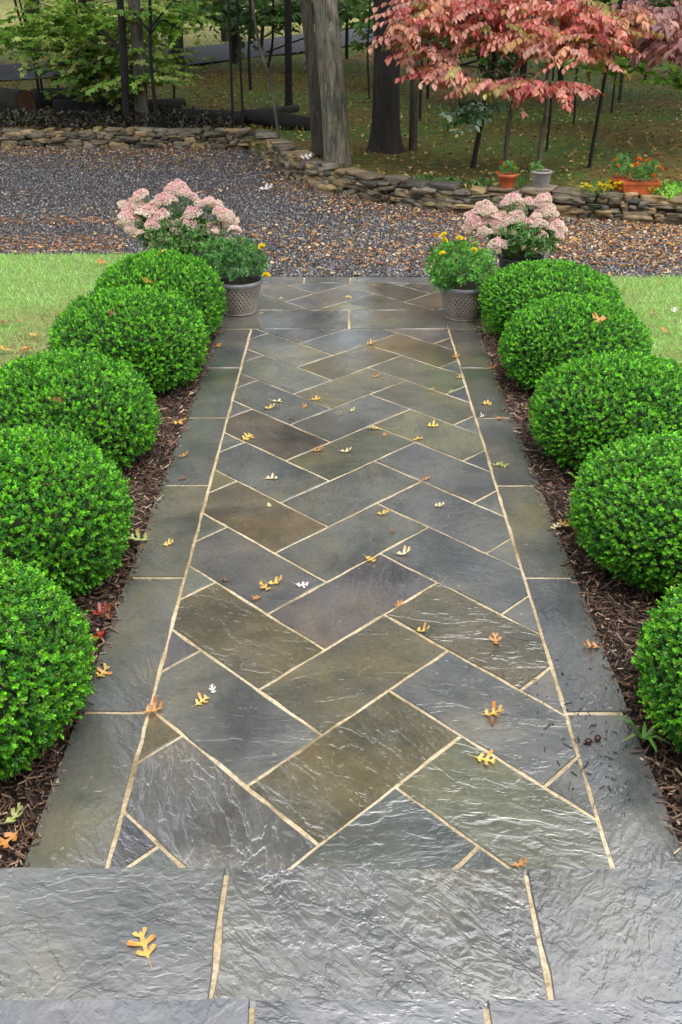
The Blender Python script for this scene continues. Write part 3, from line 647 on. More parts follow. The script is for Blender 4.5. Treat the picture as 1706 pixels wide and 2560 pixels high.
LV = [(333, 2175, .105, 'gold', 2.0, 'large golden star-shaped oak leaf lying alone on the lower step', .152), (350, 1633, .085, 'orange', .3, 'curled orange-yellow leaf on the left border joint beside the tan corner stone'), (462, 1612, .07, 'yellow', .8, 'yellow leaf just below the small white leaf on the pale grey stone'),
      (490, 1587, .05, 'white', 1.9, 'small whitish leaf on the pale grey stone at left'), (630, 1340, .085, 'yellow', .3, 'bright yellow leaf, larger of the heap on the blue-grey stone'), (612, 1352, .07, 'gold', 2.6, 'golden leaf tucked under the bright yellow one on the blue-grey stone'),
      (592, 1375, .055, 'orange', 4, 'small orange leaf at the joint below the yellow heap'), (692, 1345, .07, 'white', .1, 'pale whitish leaf beside the yellow heap at the purple stone'), (520, 1334, .045, 'brown', 3, 'small rusty leaf on the joint left of the yellow heap'),
      (850, 1284, .08, 'gold', 5.4, 'golden leaf straddling the joint at the tip of the purple stone'), (925, 1273, .085, 'pale', .2, 'large pale yellow leaf right of the golden one near the path centre'), (903, 1222, .05, 'brown', 1.2, 'small brown leaf on the joint above the large pale yellow leaf'),
      (915, 1390, .055, 'orange', .6, 'orange leaf at the right end of the purple stone'), (970, 1450, .07, 'yellow', .0, 'yellow leaf on the long joint below the orange leaf'), (1140, 1475, .08, 'orange', 1.6, 'upright rusty orange leaf on the streaked olive stone'),
      (1130, 1640, .09, 'gold', .2, 'golden leaf with a dark red curl under it on the blue stone at right'), (1132, 1660, .045, 'brown', 1.5, 'dark red-brown curled leaf under the golden leaf'), (1113, 1745, .085, 'yellow', 5.9, 'yellow leaf at the joint of the mottled olive stone'),
      (1363, 1488, .085, 'orange', 3.2, 'flat orange leaf alone on the dark right border'), (1275, 1212, .075, 'pale', .6, 'pale orange leaf at the right border edge under the fourth boxwood'), (1298, 1206, .075, 'gold', 2.4, 'golden leaf on the mulch edge touching the fourth right boxwood'),
      (1140, 1068, .07, 'green', .1, 'yellow-green leaf on the right border line'), (1158, 1070, .06, 'green', 5.9, 'greenish leaf just inside the right border beside its twin'), (1108, 957, .055, 'white', .7, 'white curled leaf on the right border line'), (1118, 927, .075, 'yellow', .1, 'yellow leaf on the right border above the white curled one'),
      (1148, 962, .07, 'orange', 5.6, 'orange leaf near the outer edge of the right border by its joint'), (1128, 846, .075, 'orange', .2, 'orange leaf on the right border joint near the second boxwood'), (1045, 820, .075, 'orange', .1, 'rusty leaf on the right border line near the top of the path'), (1027, 757, .06, 'brown', .2, 'brown leaf where the right border line meets the cross band'),
      (863, 865, .075, 'orange', .2, 'orange leaf in the middle of the olive stone near the top'), (850, 790, .08, 'yellow', .3, 'yellow leaf on the tip of the zigzag joint near the landing'), (725, 917, .08, 'gold', .4, 'golden leaf on the joint left of centre, upper path'), (635, 922, .08, 'pale', 6.0, 'pale yellow leaf, upper one of a pair on the blue stone at left'),
      (618, 938, .085, 'yellow', .3, 'yellow leaf, lower one of a pair on the joint at left'), (700, 935, .05, 'orange', 1, 'small orange leaf right of the pale pair'), (808, 944, .06, 'green', .8, 'small yellow-green leaf on the blue stone at centre'), (785, 953, .04, 'brown', .6, 'tiny brown leaf beside the yellow-green one'),
      (993, 978, .085, 'yellow', .1, 'yellow leaf on the rippled olive stone at right'), (958, 1009, .085, 'gold', .5, 'golden leaf on the joint below the rippled olive stone'), (862, 985, .08, 'yellow', 3.0, 'yellow leaf on the joint at centre above the small rust one'), (883, 1000, .04, 'orange', 1, 'tiny rust leaf just under the centre joint'),
      (730, 1035, .08, 'orange', .3, 'orange leaf on the joint left of the plain yellow one, mid path'), (793, 1037, .08, 'pale', .1, 'pale orange leaf on the olive stone at mid path'), (568, 1006, .09, 'yellow', 1.0, 'spiky yellow leaf on the joint under the brown stone at left'), (622, 1099, .08, 'pale', .2, 'pale yellow leaf with a dark centre on the grey-green stone'),
      (620, 1163, .04, 'pale', 2.0, 'tiny cream leaf on the brown stone at left'), (978, 1101, .06, 'orange', .3, 'light orange leaf on the right zigzag joint'), (1008, 1163, .07, 'pale', .3, 'cream leaf on the smooth dark grey stone at right'), (878, 1180, .075, 'yellow', .2, 'yellow leaf above the brown one near the path centre'),
      (386, 1250, .065, 'yellow', .5, 'small yellow leaf in the middle of the left border'), (323, 1240, .12, 'green', 2.9, 'large pale green star-shaped leaf at the mulch edge on the left'), (420, 1048, .075, 'orange', .7, 'orange leaf upright on the outer left border'), (410, 972, .10, 'gold', .2, 'golden leaf on the mulch edge by the second left joint'),
      (418, 1100, .06, 'brown', .2, 'dark brown leaf lying on the left border'), (1193, 1986, .06, 'orange', .2, 'rusty leaf against the step edge at right'), (668, 962, .035, 'brown', .4, 'dark fleck of a leaf on the left zigzag joint'), (1035, 900, .045, 'green', .3, 'small yellow-green leaf in the dark corner stone at right'),
      (990, 896, .05, 'yellow', .3, 'small yellow leaf on the joint near the dark corner stone'), (1070, 957, .045, 'brown', .5, 'brown leaf touching the white curled one'), (1055, 868, .05, 'yellow', .3, 'small yellow leaf on the border line at upper right'), (800, 683, .07, 'yellow', .3, 'yellow leaf in the middle of the landing herringbone'),
      (645, 686, .05, 'pale', .3, 'pale leaf on the landing near the left pot'), (500, 796, .07, 'orange', .8, 'orange leaf at the foot of the rearmost left boxwood'), (860, 656, .05, 'orange', 0, 'small rust leaf by the far band of the landing'), (965, 662, .05, 'brown', 1, 'brown leaf on the landing left of the right pot'),
      (235, 1548, .08, 'gold', 1.2, 'golden curled leaf on the left border beside the nearest boxwood'), (228, 1462, .11, 'red', 4.4, 'large red leaf on the mulch between the two nearest left boxwoods'), (228, 1408, .10, 'red', .8, 'dark red leaf just above the large red one on the mulch'), (250, 1418, .07, 'brown', 2.4, 'brown crumpled leaf at the border edge beside the red leaves'),
      (18, 1932, .11, 'orange', 4.0, 'orange leaf in the mulch at the bottom left corner'), (30, 1880, .09, 'green', 1.0, 'dull green leaf in the mulch at the bottom left'), (440, 905, .05, 'pale', 1.0, 'cream leaf on mulch beside the second left boxwood'), (1158, 790, .06, 'brown', .5, 'rusty leaf in the mulch by the rearmost right boxwood'), (600, 720, .05, 'gold', .3, 'golden leaf at the foot of the left pot')]
for t in LV:
    u, v, sz, cn, rz, lab = t[:6]; z = t[6] if len(t) > 6 else (.006 if lab.find('mulch') < 0 else .012)
    p = at(u, v, z); oak(p[0], p[1], z - .0005, sz * .74, cn, rz, lab, 'fallen leaves on the path', (lr.uniform(-.08, .08), lr.uniform(-.12, .12)))
for (u, v, sz, cn, lab) in [(235, 603, .1, 'orange', 'orange leaf on the far left lawn near the rearmost boxwood'), (15, 741, .1, 'brown', 'brown leaf on the left lawn near the picture edge'), (12, 803, .11, 'gold', 'golden leaf on the left lawn at the picture edge'), (62, 803, .1, 'orange', 'orange leaf on the left lawn beside the third boxwood'), (75, 768, .07, 'gold', 'golden leaf midway down the left lawn'), (45, 738, .06, 'orange', 'small orange leaf on the bare patch of the left lawn'),
                            (100, 703, .06, 'white', 'pale pinkish leaf in the middle of the left lawn'), (150, 725, .07, 'orange', 'orange leaf on the left lawn by the second boxwood'), (1432, 665, .08, 'orange', 'orange leaf on the right lawn behind the rearmost boxwood'), (1535, 762, .09, 'orange', 'orange leaf on the right lawn near the edge'), (1550, 715, .07, 'white', 'pale leaf on the right lawn at the picture edge'), (1498, 722, .07, 'brown', 'tan leaf on the right lawn beside the second boxwood')]:
    p = at(u, v, .03); oak(p[0], p[1], .028, sz, cn, lr.uniform(0, 6), lab, 'fallen leaves on the lawn', (lr.uniform(-.3, .3), lr.uniform(-.3, .3)))
for (u, v, y, sz, cn, lab) in [(338, 652, 5.95, .085, 'orange', 'orange leaf caught on the rearmost left boxwood'), (260, 728, 5.2, .07, 'brown', 'brown leaf caught on the second left boxwood'), (1378, 738, 5.3, .09, 'orange', 'tan leaf caught on top of the second right boxwood'), (372, 586, 6.3, .07, 'gold', 'golden leaf on top of the rearmost left boxwood'), (140, 925, 4.4, .07, 'brown', 'dull brown leaf caught on the middle left boxwood')]:
    B = min(BUSH, key=lambda b: abs(b[1] - y) + (9 if (b[0] > 0) != (u > 784) else 0)); cen = np.array([B[0], B[1], .23]); rr = ray(u, v)
    best = None
    for t in np.linspace(2, 9, 1400):
        p = np.array([0, 0, H]) + rr * t; dd = p - cen; ez = .30 * B[3] if dd[2] > 0 else .28
        if (math.hypot(dd[0], dd[1]) / (.435 * B[2])) ** 2.25 + (abs(dd[2]) / ez) ** 2.25 < 1.02: best = p; break
    if best is not None:
        o = oak(best[0], best[1], best[2] + .012, sz, cn, lr.uniform(0, 6), lab, 'leaves caught on the boxwoods', (-.6 if best[1] < cen[1] else .2, 0))
# gravel leaves that show as single ones
P2 = yard(1200, 1.0); P2 = P2[np.argsort(P2[:, 1])][:430]; P2 = P2[lr.sample(range(len(P2)), 150)]
for p in P2:
    cn = lr.choice(['gold', 'orange', 'pale', 'brown', 'pale']); adj = {'gold': 'golden', 'orange': 'rust orange', 'pale': 'pale tan', 'brown': 'dark brown'}[cn]
    oak(p[0], p[1], .008, lr.uniform(.045, .075), cn, lr.uniform(0, 6.28), adj + ' fallen leaf among others on the near gravel', 'fallen ' + adj + ' leaves on the near gravel', (lr.uniform(-.25, .25), lr.uniform(-.25, .25)))
for u, v in ((608, 434), (700, 362)):
    p = at(u, v, .02 if u < 650 else .26); oak(p[0], p[1], p[2], .16, 'white', .3, 'white crumpled leaf on the gravel beyond the path' if u < 650 else 'white crumpled leaf on top of the wall by the twin trunks', None, (.3, 0))
# wet debris on the right border
mb = MB(); n = 90; pts = np.array([at(1330 + rng.normal(0, 48) + (v_ - 1680) * .35, v_)[:2] for v_ in rng.normal(1690, 75, n)])
V, Fm, k = inst(*CHIP, np.column_stack([pts, np.full(n, .002)]), rng.normal(size=(n, 3)) * [1, 1, .05], np.tile([0, 0, 1.], (n, 1)), rng.gamma(2, .0035, n).clip(.002, .02), rng.uniform(.0015, .004, n), .005)
mb.add(V, Fm, np.repeat(rcol(n, (.03, .018, .012), .3), k, 0)); tag(mb.build('bark_crumbs', M['chips']), 'dark wet crumbs of bark washed onto the right border', 'debris', kind='stuff')
for u, v, rz, lab in ((1352, 1703, .3, 'glossy brown nut husk on the right border, the paler left one of two'), (1374, 1696, 1.2, 'glossy dark brown nut husk on the right border, the darker right one of two')):
    mb = MB(); u_ = fib(120); th = np.linspace(0, 2 * np.pi, 14, endpoint=False); pf = [(.0004, -.9), (.55, -.75), (.95, -.2), (1, .25), (.7, .75), (.25, .98), (.0004, 1.15)]
    V, Fm = lathe([(a * .010, b * .010) for a, b in pf], 14); V = V[:, [2, 0, 1]] * [1.25, 1, .8]; mb.add(V, Fm, np.tile((.05, .018, .012), (len(V), 1)))
    p = at(u, v, .008); o = mb.build('nut_husk', M['fallen'], None, True, p); o.rotation_euler = (0, 0, rz); tag(o, lab, 'nut husk')
# weed at the right border
p = at(1478, 1700, 0); mb = MB(); 
for k_ in range(9):
    a = rng.uniform(0, 6.28); Lw = rng.uniform(.05, .11)
    V, Fm, k = inst([(0, -.5, 0), (0, .5, 0), (.5, .5, .3), (.5, -.5, .3), (1, .1, .12), (1, -.1, .12)], np.array([(0, 1, 2, 3), (3, 2, 4, 5)]), np.zeros((1, 3)), np.array([[math.cos(a), math.sin(a), .25]]), np.array([[0, 0, 1.]]), Lw, .012); mb.add(V, Fm, np.tile(rcol(1, (.16, .32, .06)), (k, 1)))
tag(mb.build('weed', M['green'], None, False, (p[0], p[1], 0)), 'small grassy weed at the edge of the right border under the nearest boxwood', 'weed')

# ------------------------------------------------------------------ pots
def weave(R, Z, th, r0=.1, z0=.02, z1=.2, amp=.004, m=22, pitch=70):
    a = np.sin(m * th + Z * pitch * 2.2); b = np.sin(m * th - Z * pitch * 2.2)
    e = np.clip((Z - z0) / .01, 0, 1) * np.clip((z1 - Z) / .01, 0, 1)
    return R + e * amp * (np.maximum(np.abs(a) ** .35 * 0 + (1 - np.abs(a)) ** 2.2, (1 - np.abs(b)) ** 2.2) - .5)
def pot_mat(name, c, rough=.45, streak=.5):
    m, nt, b, out = new_mat(name); co = coord(nt)
    c1 = mixc(nt, c, ramp(nt, noise(nt, co, 9, 5), [(.3, g(.7)), (.7, g(1.3))]), 1.0, 'MULTIPLY')
    ge = nt.nodes.new('ShaderNodeNewGeometry'); c1 = mixc(nt, c1, ramp(nt, ge.outputs['Pointiness'], [(.46, g(.55)), (.5, g(1.0)), (.54, g(1.7))]), streak, 'MULTIPLY')
    nt.links.new(c1, b.inputs['Base Color']); b.inputs['Roughness'].default_value = rough; bump(nt, b, noise(nt, co, 70, 4), .5, .002); return m
M['greypot'] = pot_mat('weathered_pot', (.26, .22, .19)); M['rim'] = pot_mat('pot_rim', (.13, .13, .135), .3); M['black'] = pot_mat('black_pot', (.035, .033, .035), .35); M['terra'] = pot_mat('terracotta', (.50, .115, .035), .5, .2); M['palepot'] = pot_mat('pale_pot', (.24, .225, .20), .6)
M['dirt'] = sheet_mat('potting_soil', [(.3, (.012, .009, .007)), (.7, (.05, .035, .025))], 80, .9)
def soil(e, r, z): 
    V, Fm = lathe([(.001, z + .008), (r * .6, z + .006), (r, z)], 24); obj('soil', mesh('soil', V, Fm), M['dirt'], e)
def woven_pot(e, R, h, body, rim, n=176):
    zs = np.linspace(.012, h * .86, 46); pr_ = [(R * .60, 0), (R * .66, .004), (R * .66, .010)] + [(R * (.64 + .27 * ((z - .012) / (h * .86)) ** .8), z) for z in zs]
    V, Fm = lathe(pr_, n, lambda a, b, t: weave(a, b, t, z0=.02, z1=h * .82, amp=.012 * R / .165, m=16, pitch=math.pi / (h * .2) * .55))
    obj('pot_body', mesh('pot_body', V, Fm, smooth=True), body, e)
    V, Fm = lathe([(R * .90, h * .85), (R * .93, h * .86), (R * .985, h * .885), (R * 1.0, h * .93), (R * .985, h * .975), (R * .94, h), (R * .88, h * .985), (R * .85, h * .93), (R * .84, h * .8)], 64)
    obj('rim', mesh('rim', V, Fm, smooth=True), rim, e); soil(e, R * .85, h * .86)
def plain_pot(e, R, h, mat, band=True, taper=.72):
    V, Fm = lathe([(.001, .0), (R * taper * .96, 0), (R * taper, .006), (R * .90, h * .76), (R * .94, h * .77), (R * .97, h * .79), (R, h * .98), (R * .97, h), (R * .9, h * .99), (R * .86, h * .8)] if band else
                  [(.001, 0), (R * taper * .96, 0), (R * taper, .006), (R * .80, h * .35), (R * .83, h * .37), (R * .85, h * .40), (R * .97, h * .93), (R * 1.02, h * .95), (R * 1.03, h * .99), (R, h), (R * .93, h * .99), (R * .9, h * .8)], 56)
    obj('pot_body', mesh('pot_body', V, Fm, smooth=True), mat, e); soil(e, R * .88, h * .85)
def mound(e, z, R, hh, n_t, cen=(0, 0), col=(.07, .20, .03), leafL=.022, seed=1, name='foliage', W=.3, K=9, lump=.16):
    r = np.random.default_rng(seed); d = unit(fib(n_t) + r.normal(0, .05, (n_t, 3))); d = d[d[:, 2] > -.55]; n = len(d)
    nz = np.array([mnoise.noise((v[0] * 2.2 + seed * 3, v[1] * 2.2, v[2] * 2.2)) for v in d])
    P = d * np.array([R, R, hh / 2]) * (1 + lump * 2 * nz)[:, None] * (r.random(n) ** .22)[:, None]; P[:, 2] += z + hh / 2; P[:, 0] += cen[0]; P[:, 1] += cen[1]
    ax = unit(d + [0, 0, .5] + r.normal(0, .4, (n, 3))); PP, DD, NN, CC = [], [], [], []
    tone = r.uniform(.5, 1.7, n)
    for k in range(K):
        D = unit(ax * .55 + rdir(n, r)); PP.append(P + r.normal(0, .004, (n, 3))); DD.append(D); NN.append(unit(ax + r.normal(0, .4, (n, 3)))); CC.append(np.where(r.random((n, 1)) < .12, rcol(n, np.array(col) * [2.1, 1.7, 2.2], .15, .08, r), rcol(n, col, .15, .08, r)) * tone[:, None])
    PP, DD, NN, CC = map(np.concatenate, (PP, DD, NN, CC)); LL = leafL * r.uniform(.7, 1.35, len(PP))
    V, Fm, k = inst(*DIAM, PP, DD, NN, LL, LL * W)
    o = obj(name, mesh(name, V, Fm, np.repeat(CC, k, 0).clip(0, 1)), M['green'], e)
    return o
def pompon(R, col, seed=0):
    r = np.random.default_rng(seed); n = 70; d = unit(fib(n * 2) + r.normal(0, .1, (n * 2, 3))); d = d[d[:, 2] > -.1]; n = len(d)
    V, Fm, k = inst(*LEAF, d * R * .15, unit(d + r.normal(0, .12, (n, 3))), rdir(n, r), R * r.uniform(.7, 1.0, n), R * .5)
    V[:, 2] *= .8; return mesh('flower', V, Fm, np.repeat(rcol(n, col, .14, .05, r), k, 0).clip(0, 1))
FL = {'yellow': pompon(.028, (.88, .74, .04), 1), 'orange': pompon(.026, (.80, .22, .015), 2), 'red': pompon(.026, (.62, .04, .01), 3), 'gold': pompon(.02, (.85, .42, .02), 4)}
def flower(e, p, kind, s=1.0):
    o = obj('flower', FL[kind], M['petal'], e, p); o.scale = (s, s, s); o.rotation_euler = (rng.uniform(-.5, .5), rng.uniform(-.5, .5), rng.uniform(0, 6)); return o
def planter(name, u, v, lab, cat, group=None, z=0.0, y=None):
    p = at(u, v, z) if y is None else np.array([*aty(u, v, y)[:2], z]); return empty(name, p, lab, cat, group), p
e, p = planter('plant_pot', 550, 716, 'grey lattice-woven pot of green marigolds at the left end of the landing', 'potted plant', 'woven pots of marigolds on the landing')
woven_pot(e, .180, .235, M['greypot'], M['rim'])
mound(e, .19, .205, .30, 560, (-.01, 0), (.085, .22, .06), .026, 4, K=12)
mound(e, .28, .12, .22, 160, (-.12, .03), (.10, .26, .06), .026, 5, K=12)
for (uu, vv, k) in ((602, 567, 'yellow'), (612, 633, 'yellow'), (585, 541, 'gold')):
    fp = aty(uu, vv, p[1] - (.08 if vv > 600 else -.02)) - p; flower(e, fp, k, 1.05 if k == 'yellow' else .7)
mbs = MB(); fp = aty(612, 633, p[1] - .08) - p; tube(mbs, smooth_path([(.08, -.02, .3), (.15, -.05, .3), tuple(fp)], 5), .0025, 5, (.08, .2, .03)); mbs.build('stem', M['green'], e)
e, p = planter('plant_pot', 1062, 728, 'grey lattice-woven pot of leafy marigolds with yellow blooms at the right end of the landing', 'potted plant', 'woven pots of marigolds on the landing')
woven_pot(e, .178, .235, M['greypot'], M['rim'])
mound(e, .19, .22, .32, 620, (-.03, 0), (.11, .30, .05), .026, 8, K=12); mound(e, .19, .07, .14, 80, (-.14, -.08), (.08, .25, .04), .022, 9, K=11)
for (uu, vv, k) in ((1020, 540, 'yellow'), (1022, 552, 'yellow'), (1057, 548, 'yellow'), (1017, 583, 'yellow'), (1090, 575, 'yellow'), (1003, 540, 'gold')):
    flower(e, aty(uu, vv, p[1] - (.06 if vv < 560 else .20)) - p, k, .85)
# sedums
def head_mesh(seed):
    r = np.random.default_rng(seed); n = 230; d = unit(fib(n * 2)); d = d[d[:, 2] > -.05]; n = len(d)
    cl = unit(fib(14) * [1, 1, .7]); 
    P = d * [.05, .05, .026]; lump = np.array([max(0, max(float(v @ c) for c in cl) - .82) for v in d]) * .055; P = P + d * lump[:, None] + r.normal(0, .0016, (n, 3))
    V, Fm, k = inst(*OCTA, P, rdir(n, r), rdir(n, r), r.uniform(.0035, .006, n)); t = (P[:, 2:] / .026).clip(0, 1)
    c = np.array([.92, .84, .70]) * (1 - t) + np.array([.90, .60, .60]) * t; c = c * r.uniform(.7, 1.12, (n, 1))
    V2, F2, k2 = inst(*OCTA, P * .82, d, rdir(n, r), .006); mb = MB(); mb.add(V, Fm, np.repeat(c, k, 0)); return mb.me('flower_head')
HM = [head_mesh(s) for s in (1, 2, 3)]
HM2 = []
for i_, m_ in enumerate(HM):
    a = m_.copy(); cc = np.empty(len(a.vertices) * 4, np.float32); a.attributes['Col'].data.foreach_get('color', cc); cc = cc.reshape(-1, 4); cc[:, :3] = cc[:, :3] * .4 + np.array([.80, .70, .56]) * .6; a.attributes['Col'].data.foreach_set('color', cc.ravel()); HM2.append(a)
def sedum(e, p, y, heads, potz, seed, fol, pw):
    r = np.random.default_rng(seed); ms = MB(); ml = MB()
    for (uu, vv, s, dy) in heads:
        hp = aty(uu, vv, p[1] + dy) - p; o = obj('flower_head', (HM if r.random() < .5 or vv < 470 else HM2)[r.integers(3)], M['petal'], e, hp); o.scale = (s * 1.2, s * 1.2, s * 1.75)
        out = np.array([hp[0], hp[1], .35]); o.rotation_euler = (-out[1] * .8 + r.uniform(-.2, .2), out[0] * 1.1 + r.uniform(-.2, .2), r.uniform(0, 6)); 
        b = np.array([hp[0] * .25, hp[1] * .25, potz]); mid = (b + hp) / 2 + [0, 0, .05]; ps = smooth_path([b, mid, hp], 6); tube(ms, ps, .0035, 5, (.13, .25, .08), caps=False)
        nl = 22; tt = r.uniform(.25, .97, nl); q_ = ps[(tt * (len(ps) - 1)).astype(int)] + r.normal(0, .004, (nl, 3)); D = rdir(nl, r) * [1, 1, .5] + [0, 0, .25]
        V, Fm, k = inst(*OVAL, q_, D, r.normal(0, .4, (nl, 3)) + [0, 0, 1], r.uniform(.03, .055, nl), r.uniform(.012, .02, nl)); ml.add(V, Fm, np.repeat(rcol(nl, (.13, .28, .09), .25, .08, r), k, 0))
    ms.build('stems', M['green'], e); ml.build('leaves', M['green'], e)
    (fx, fz, fr, fh) = fol; mound(e, fz, fr, fh, 420, (fx, 0), (.085, .19, .05), .042, seed, 'lower_foliage', .34, 7)
hr = random.Random(21)
HL = [(325, 452, 1), (312, 462, .8), (410, 433, 1.1), (395, 440, .9), (425, 447, .9), (440, 455, .8), (285, 478, .9), (300, 486, 1), (320, 478, 1), (345, 484, 1), (375, 462, 1), (395, 462, .8), (358, 472, .8), (290, 505, 1), (308, 512, 1), (330, 498, 1.05), (372, 498, 1), (352, 520, .95), (365, 512, .6), (388, 520, .95), (418, 516, .95), (378, 550, 1), (405, 535, .7), (445, 494, 1.1), (437, 522, 1.05), (480, 468, .9), (495, 476, 1), (508, 492, 1), (520, 500, 1), (532, 515, 1), (540, 532, .8), (487, 528, 1), (492, 538, .7), (345, 545, .6), (322, 538, .6), (283, 520, .8), (300, 530, .7), (460, 470, .7), (310, 495, .8), (444, 560, .4), (350, 562, .5)]
e, p = planter('sedum_pot', 430, 642, 'dark pot overflowing with pink sedum behind the left boxwood row', 'potted plant', 'pink sedums in pots', 0.0)
plain_pot(e, .17, .24, M['black'], False)
sedum(e, p, 0, [(a, b, s * .92, (500 - b) * .0022 + hr.uniform(-.06, .06)) for a, b, s in HL], .22, 5, (-.02, .20, .30, .26), .17)
HR = [(1178, 462, 1.1), (1170, 470, .8), (1212, 468, .9), (1250, 460, 1), (1240, 470, .8), (1112, 478, 1.1), (1100, 492, 1), (1126, 490, 1), (1088, 512, 1), (1080, 500, .8), (1135, 500, .9), (1100, 520, 1), (1118, 512, 1), (1150, 504, 1), (1142, 516, .9), (1186, 502, 1.15), (1170, 512, .9), (1195, 512, .8), (1218, 518, 1.1), (1240, 518, 1), (1232, 500, .7), (1258, 482, 1), (1245, 492, 1), (1265, 495, 1), (1280, 520, .9), (1290, 532, .8), (1272, 512, .8), (1240, 545, 1), (1150, 522, 1), (1148, 532, .9), (1120, 540, .9), (1110, 532, .7), (1146, 565, 1.1), (1135, 572, .9), (1175, 520, .7), (1284, 545, .7), (1075, 525, .7), (1268, 530, .7), (1180, 538, .5), (1160, 470, .6)]
e, p = planter('sedum_pot', 1190, 664, 'black pot of pale pink sedum on the gravel edge behind the right woven pot', 'potted plant', 'pink sedums in pots', 0.0)
plain_pot(e, .165, .25, M['black'], False)
sedum(e, p, 0, [(a, b, s * .85, (500 - b) * .002 + hr.uniform(-.05, .05)) for a, b, s in HR], .23, 6, (.01, .26, .24, .24), .17)
# pots and flowers along the wall top
def on_top(u): 
    y = 9.8
    for _ in range(6): x = aty(u, 445, y)[0]; y = float(wall_y(x)) + .17
    return x, y
def wtop(name, u, lab, cat, z=.235, dy=0, group=None):
    x, y = on_top(u); return empty(name, (x, y + dy, z), lab, cat, group), np.array([x, y + dy, z])
e, p = wtop('plant_pot', 1163, 'round terracotta pot of red and orange marigolds on the stone wall', 'potted plant')
plain_pot(e, .098, .135, M['terra']); mound(e, .12, .085, .12, 130, (0, 0), (.10, .24, .05), .022, 12, K=8)
for dx, dz, k in ((-.075, .235, 'red'), (-.03, .20, 'orange'), (.06, .19, 'gold'), (-.09, .15, 'orange'), (.02, .17, 'gold')): flower(e, (dx, -.04, dz), k, .8 if k != 'gold' else .7)
e, p = wtop('plant_pot', 1240, 'pale grey woven pot holding a few sprigs on the stone wall', 'potted plant')
woven_pot(e, .105, .175, M['palepot'], M['palepot']); mound(e, .15, .06, .09, 40, (-.05, .02), (.12, .27, .06), .03, 13, K=6)
def box_pot(e, wx, wy, h):
    mb = MB(); a, b = wx / 2, wy / 2
    rings = [(.86, 0), (.95, h * .78), (1.0, h * .78), (1.02, h), (.92, h), (.88, h * .8)]
    V = [(sx * a * k, sy * (b - a * (1 - k) if wy < wx else b * k), z) for k, z in rings for sx, sy in ((-1, -1), (1, -1), (1, 1), (-1, 1))]
    i = np.arange(5)[:, None] * 4; j = np.arange(4)[None]; j2 = (j + 1) % 4
    mb.add(V, [np.stack([i + j, i + j2, i + 4 + j2, i + 4 + j], -1).reshape(-1, 4), np.array([(3, 2, 1, 0)])]); mb.build('pot_body', M['terra'], e)
    V, Fm = grid(np.array([-a * .9, a * .9]), np.array([-b * .8, b * .8]), lambda X, Y: X * 0 + h * .82); obj('soil', mesh('soil', V, Fm), M['dirt'], e)
e, p = wtop('flower_box', 1468, 'rectangular terracotta flower box of orange marigolds on the wall', 'flower box'); box_pot(e, .36, .15, .12)
mound(e, .10, .11, .16, 150, (.02, 0), (.10, .25, .06), .026, 14, K=8); mound(e, .14, .07, .17, 60, (.09, 0), (.10, .25, .06), .026, 15, K=7)
for k_ in range(15): flower(e, (hr.uniform(-.13, .17), hr.uniform(-.08, .05), hr.uniform(.14, .31)), 'orange', hr.uniform(.75, 1.1))
e, p = wtop('flower_box', 1424, 'square terracotta pot with tall marigolds left of the flower box', 'flower box', dy=.06); box_pot(e, .15, .15, .13)
mound(e, .10, .10, .24, 150, (0, 0), (.10, .25, .06), .026, 16, K=8)
for k_ in range(9): flower(e, (hr.uniform(-.1, .12), hr.uniform(-.12, -.02), hr.uniform(.06, .33)), 'orange' if k_ < 7 else 'yellow', hr.uniform(.6, .9))
e, p = wtop('flowering_plant', 1372, 'low clump of small bright yellow flowers on the stone wall', 'flowers', .2)
mound(e, .0, .17, .12, 150, (0, 0), (.13, .25, .06), .024, 17, K=7)
for k_ in range(36): 
    a = hr.uniform(-.17, .19); flower(e, (a, hr.uniform(-.14, .05), .05 + .07 * hr.random() + (.03 if a > .05 else 0)), 'yellow', hr.uniform(.6, .9))
e, p = wtop('leafy_plant', 1545, 'bright green leafy clump at the right end of the wall', 'plant', .19, .12)
mound(e, .0, .22, .14, 150, (0, 0), (.20, .40, .06), .04, 18, K=7, W=.5)
for (u, nm) in ((1205, 'grassy tuft'),):
    x, y = on_top(u); mb = MB(); n = 70; V, Fm, k = inst(*BLADE, rng.normal(0, .05, (n, 3)) * [1, 1, 0], np.stack([rng.normal(0, .45, n), rng.normal(0, .45, n), np.ones(n)], -1), rdir(n), rng.uniform(.08, .22, n), .007); mb.add(V, Fm, np.repeat(rcol(n, (.12, .26, .07), .25), k, 0))
    tag(mb.build('grass_tuft', M['grass'], None, False, (x, y + .1, .19)), 'tuft of long grass between the terracotta and pale pots', 'grass tuft')
for (u, lab) in ((985, 'small low green weed behind the wall left of the trunks of the dogwood'), (1150 - 110, 'low green weed behind the wall under the slanting sapling'), (1110, 'green weed left of the terracotta marigold pot')):
    x, y = on_top(u); e = empty('wild_plant', (x, y + .2, .17), lab, 'plant'); mound(e, 0, .14, .09, 50, (0, 0), (.07, .15, .035), .04, int(u), K=6, W=.5)

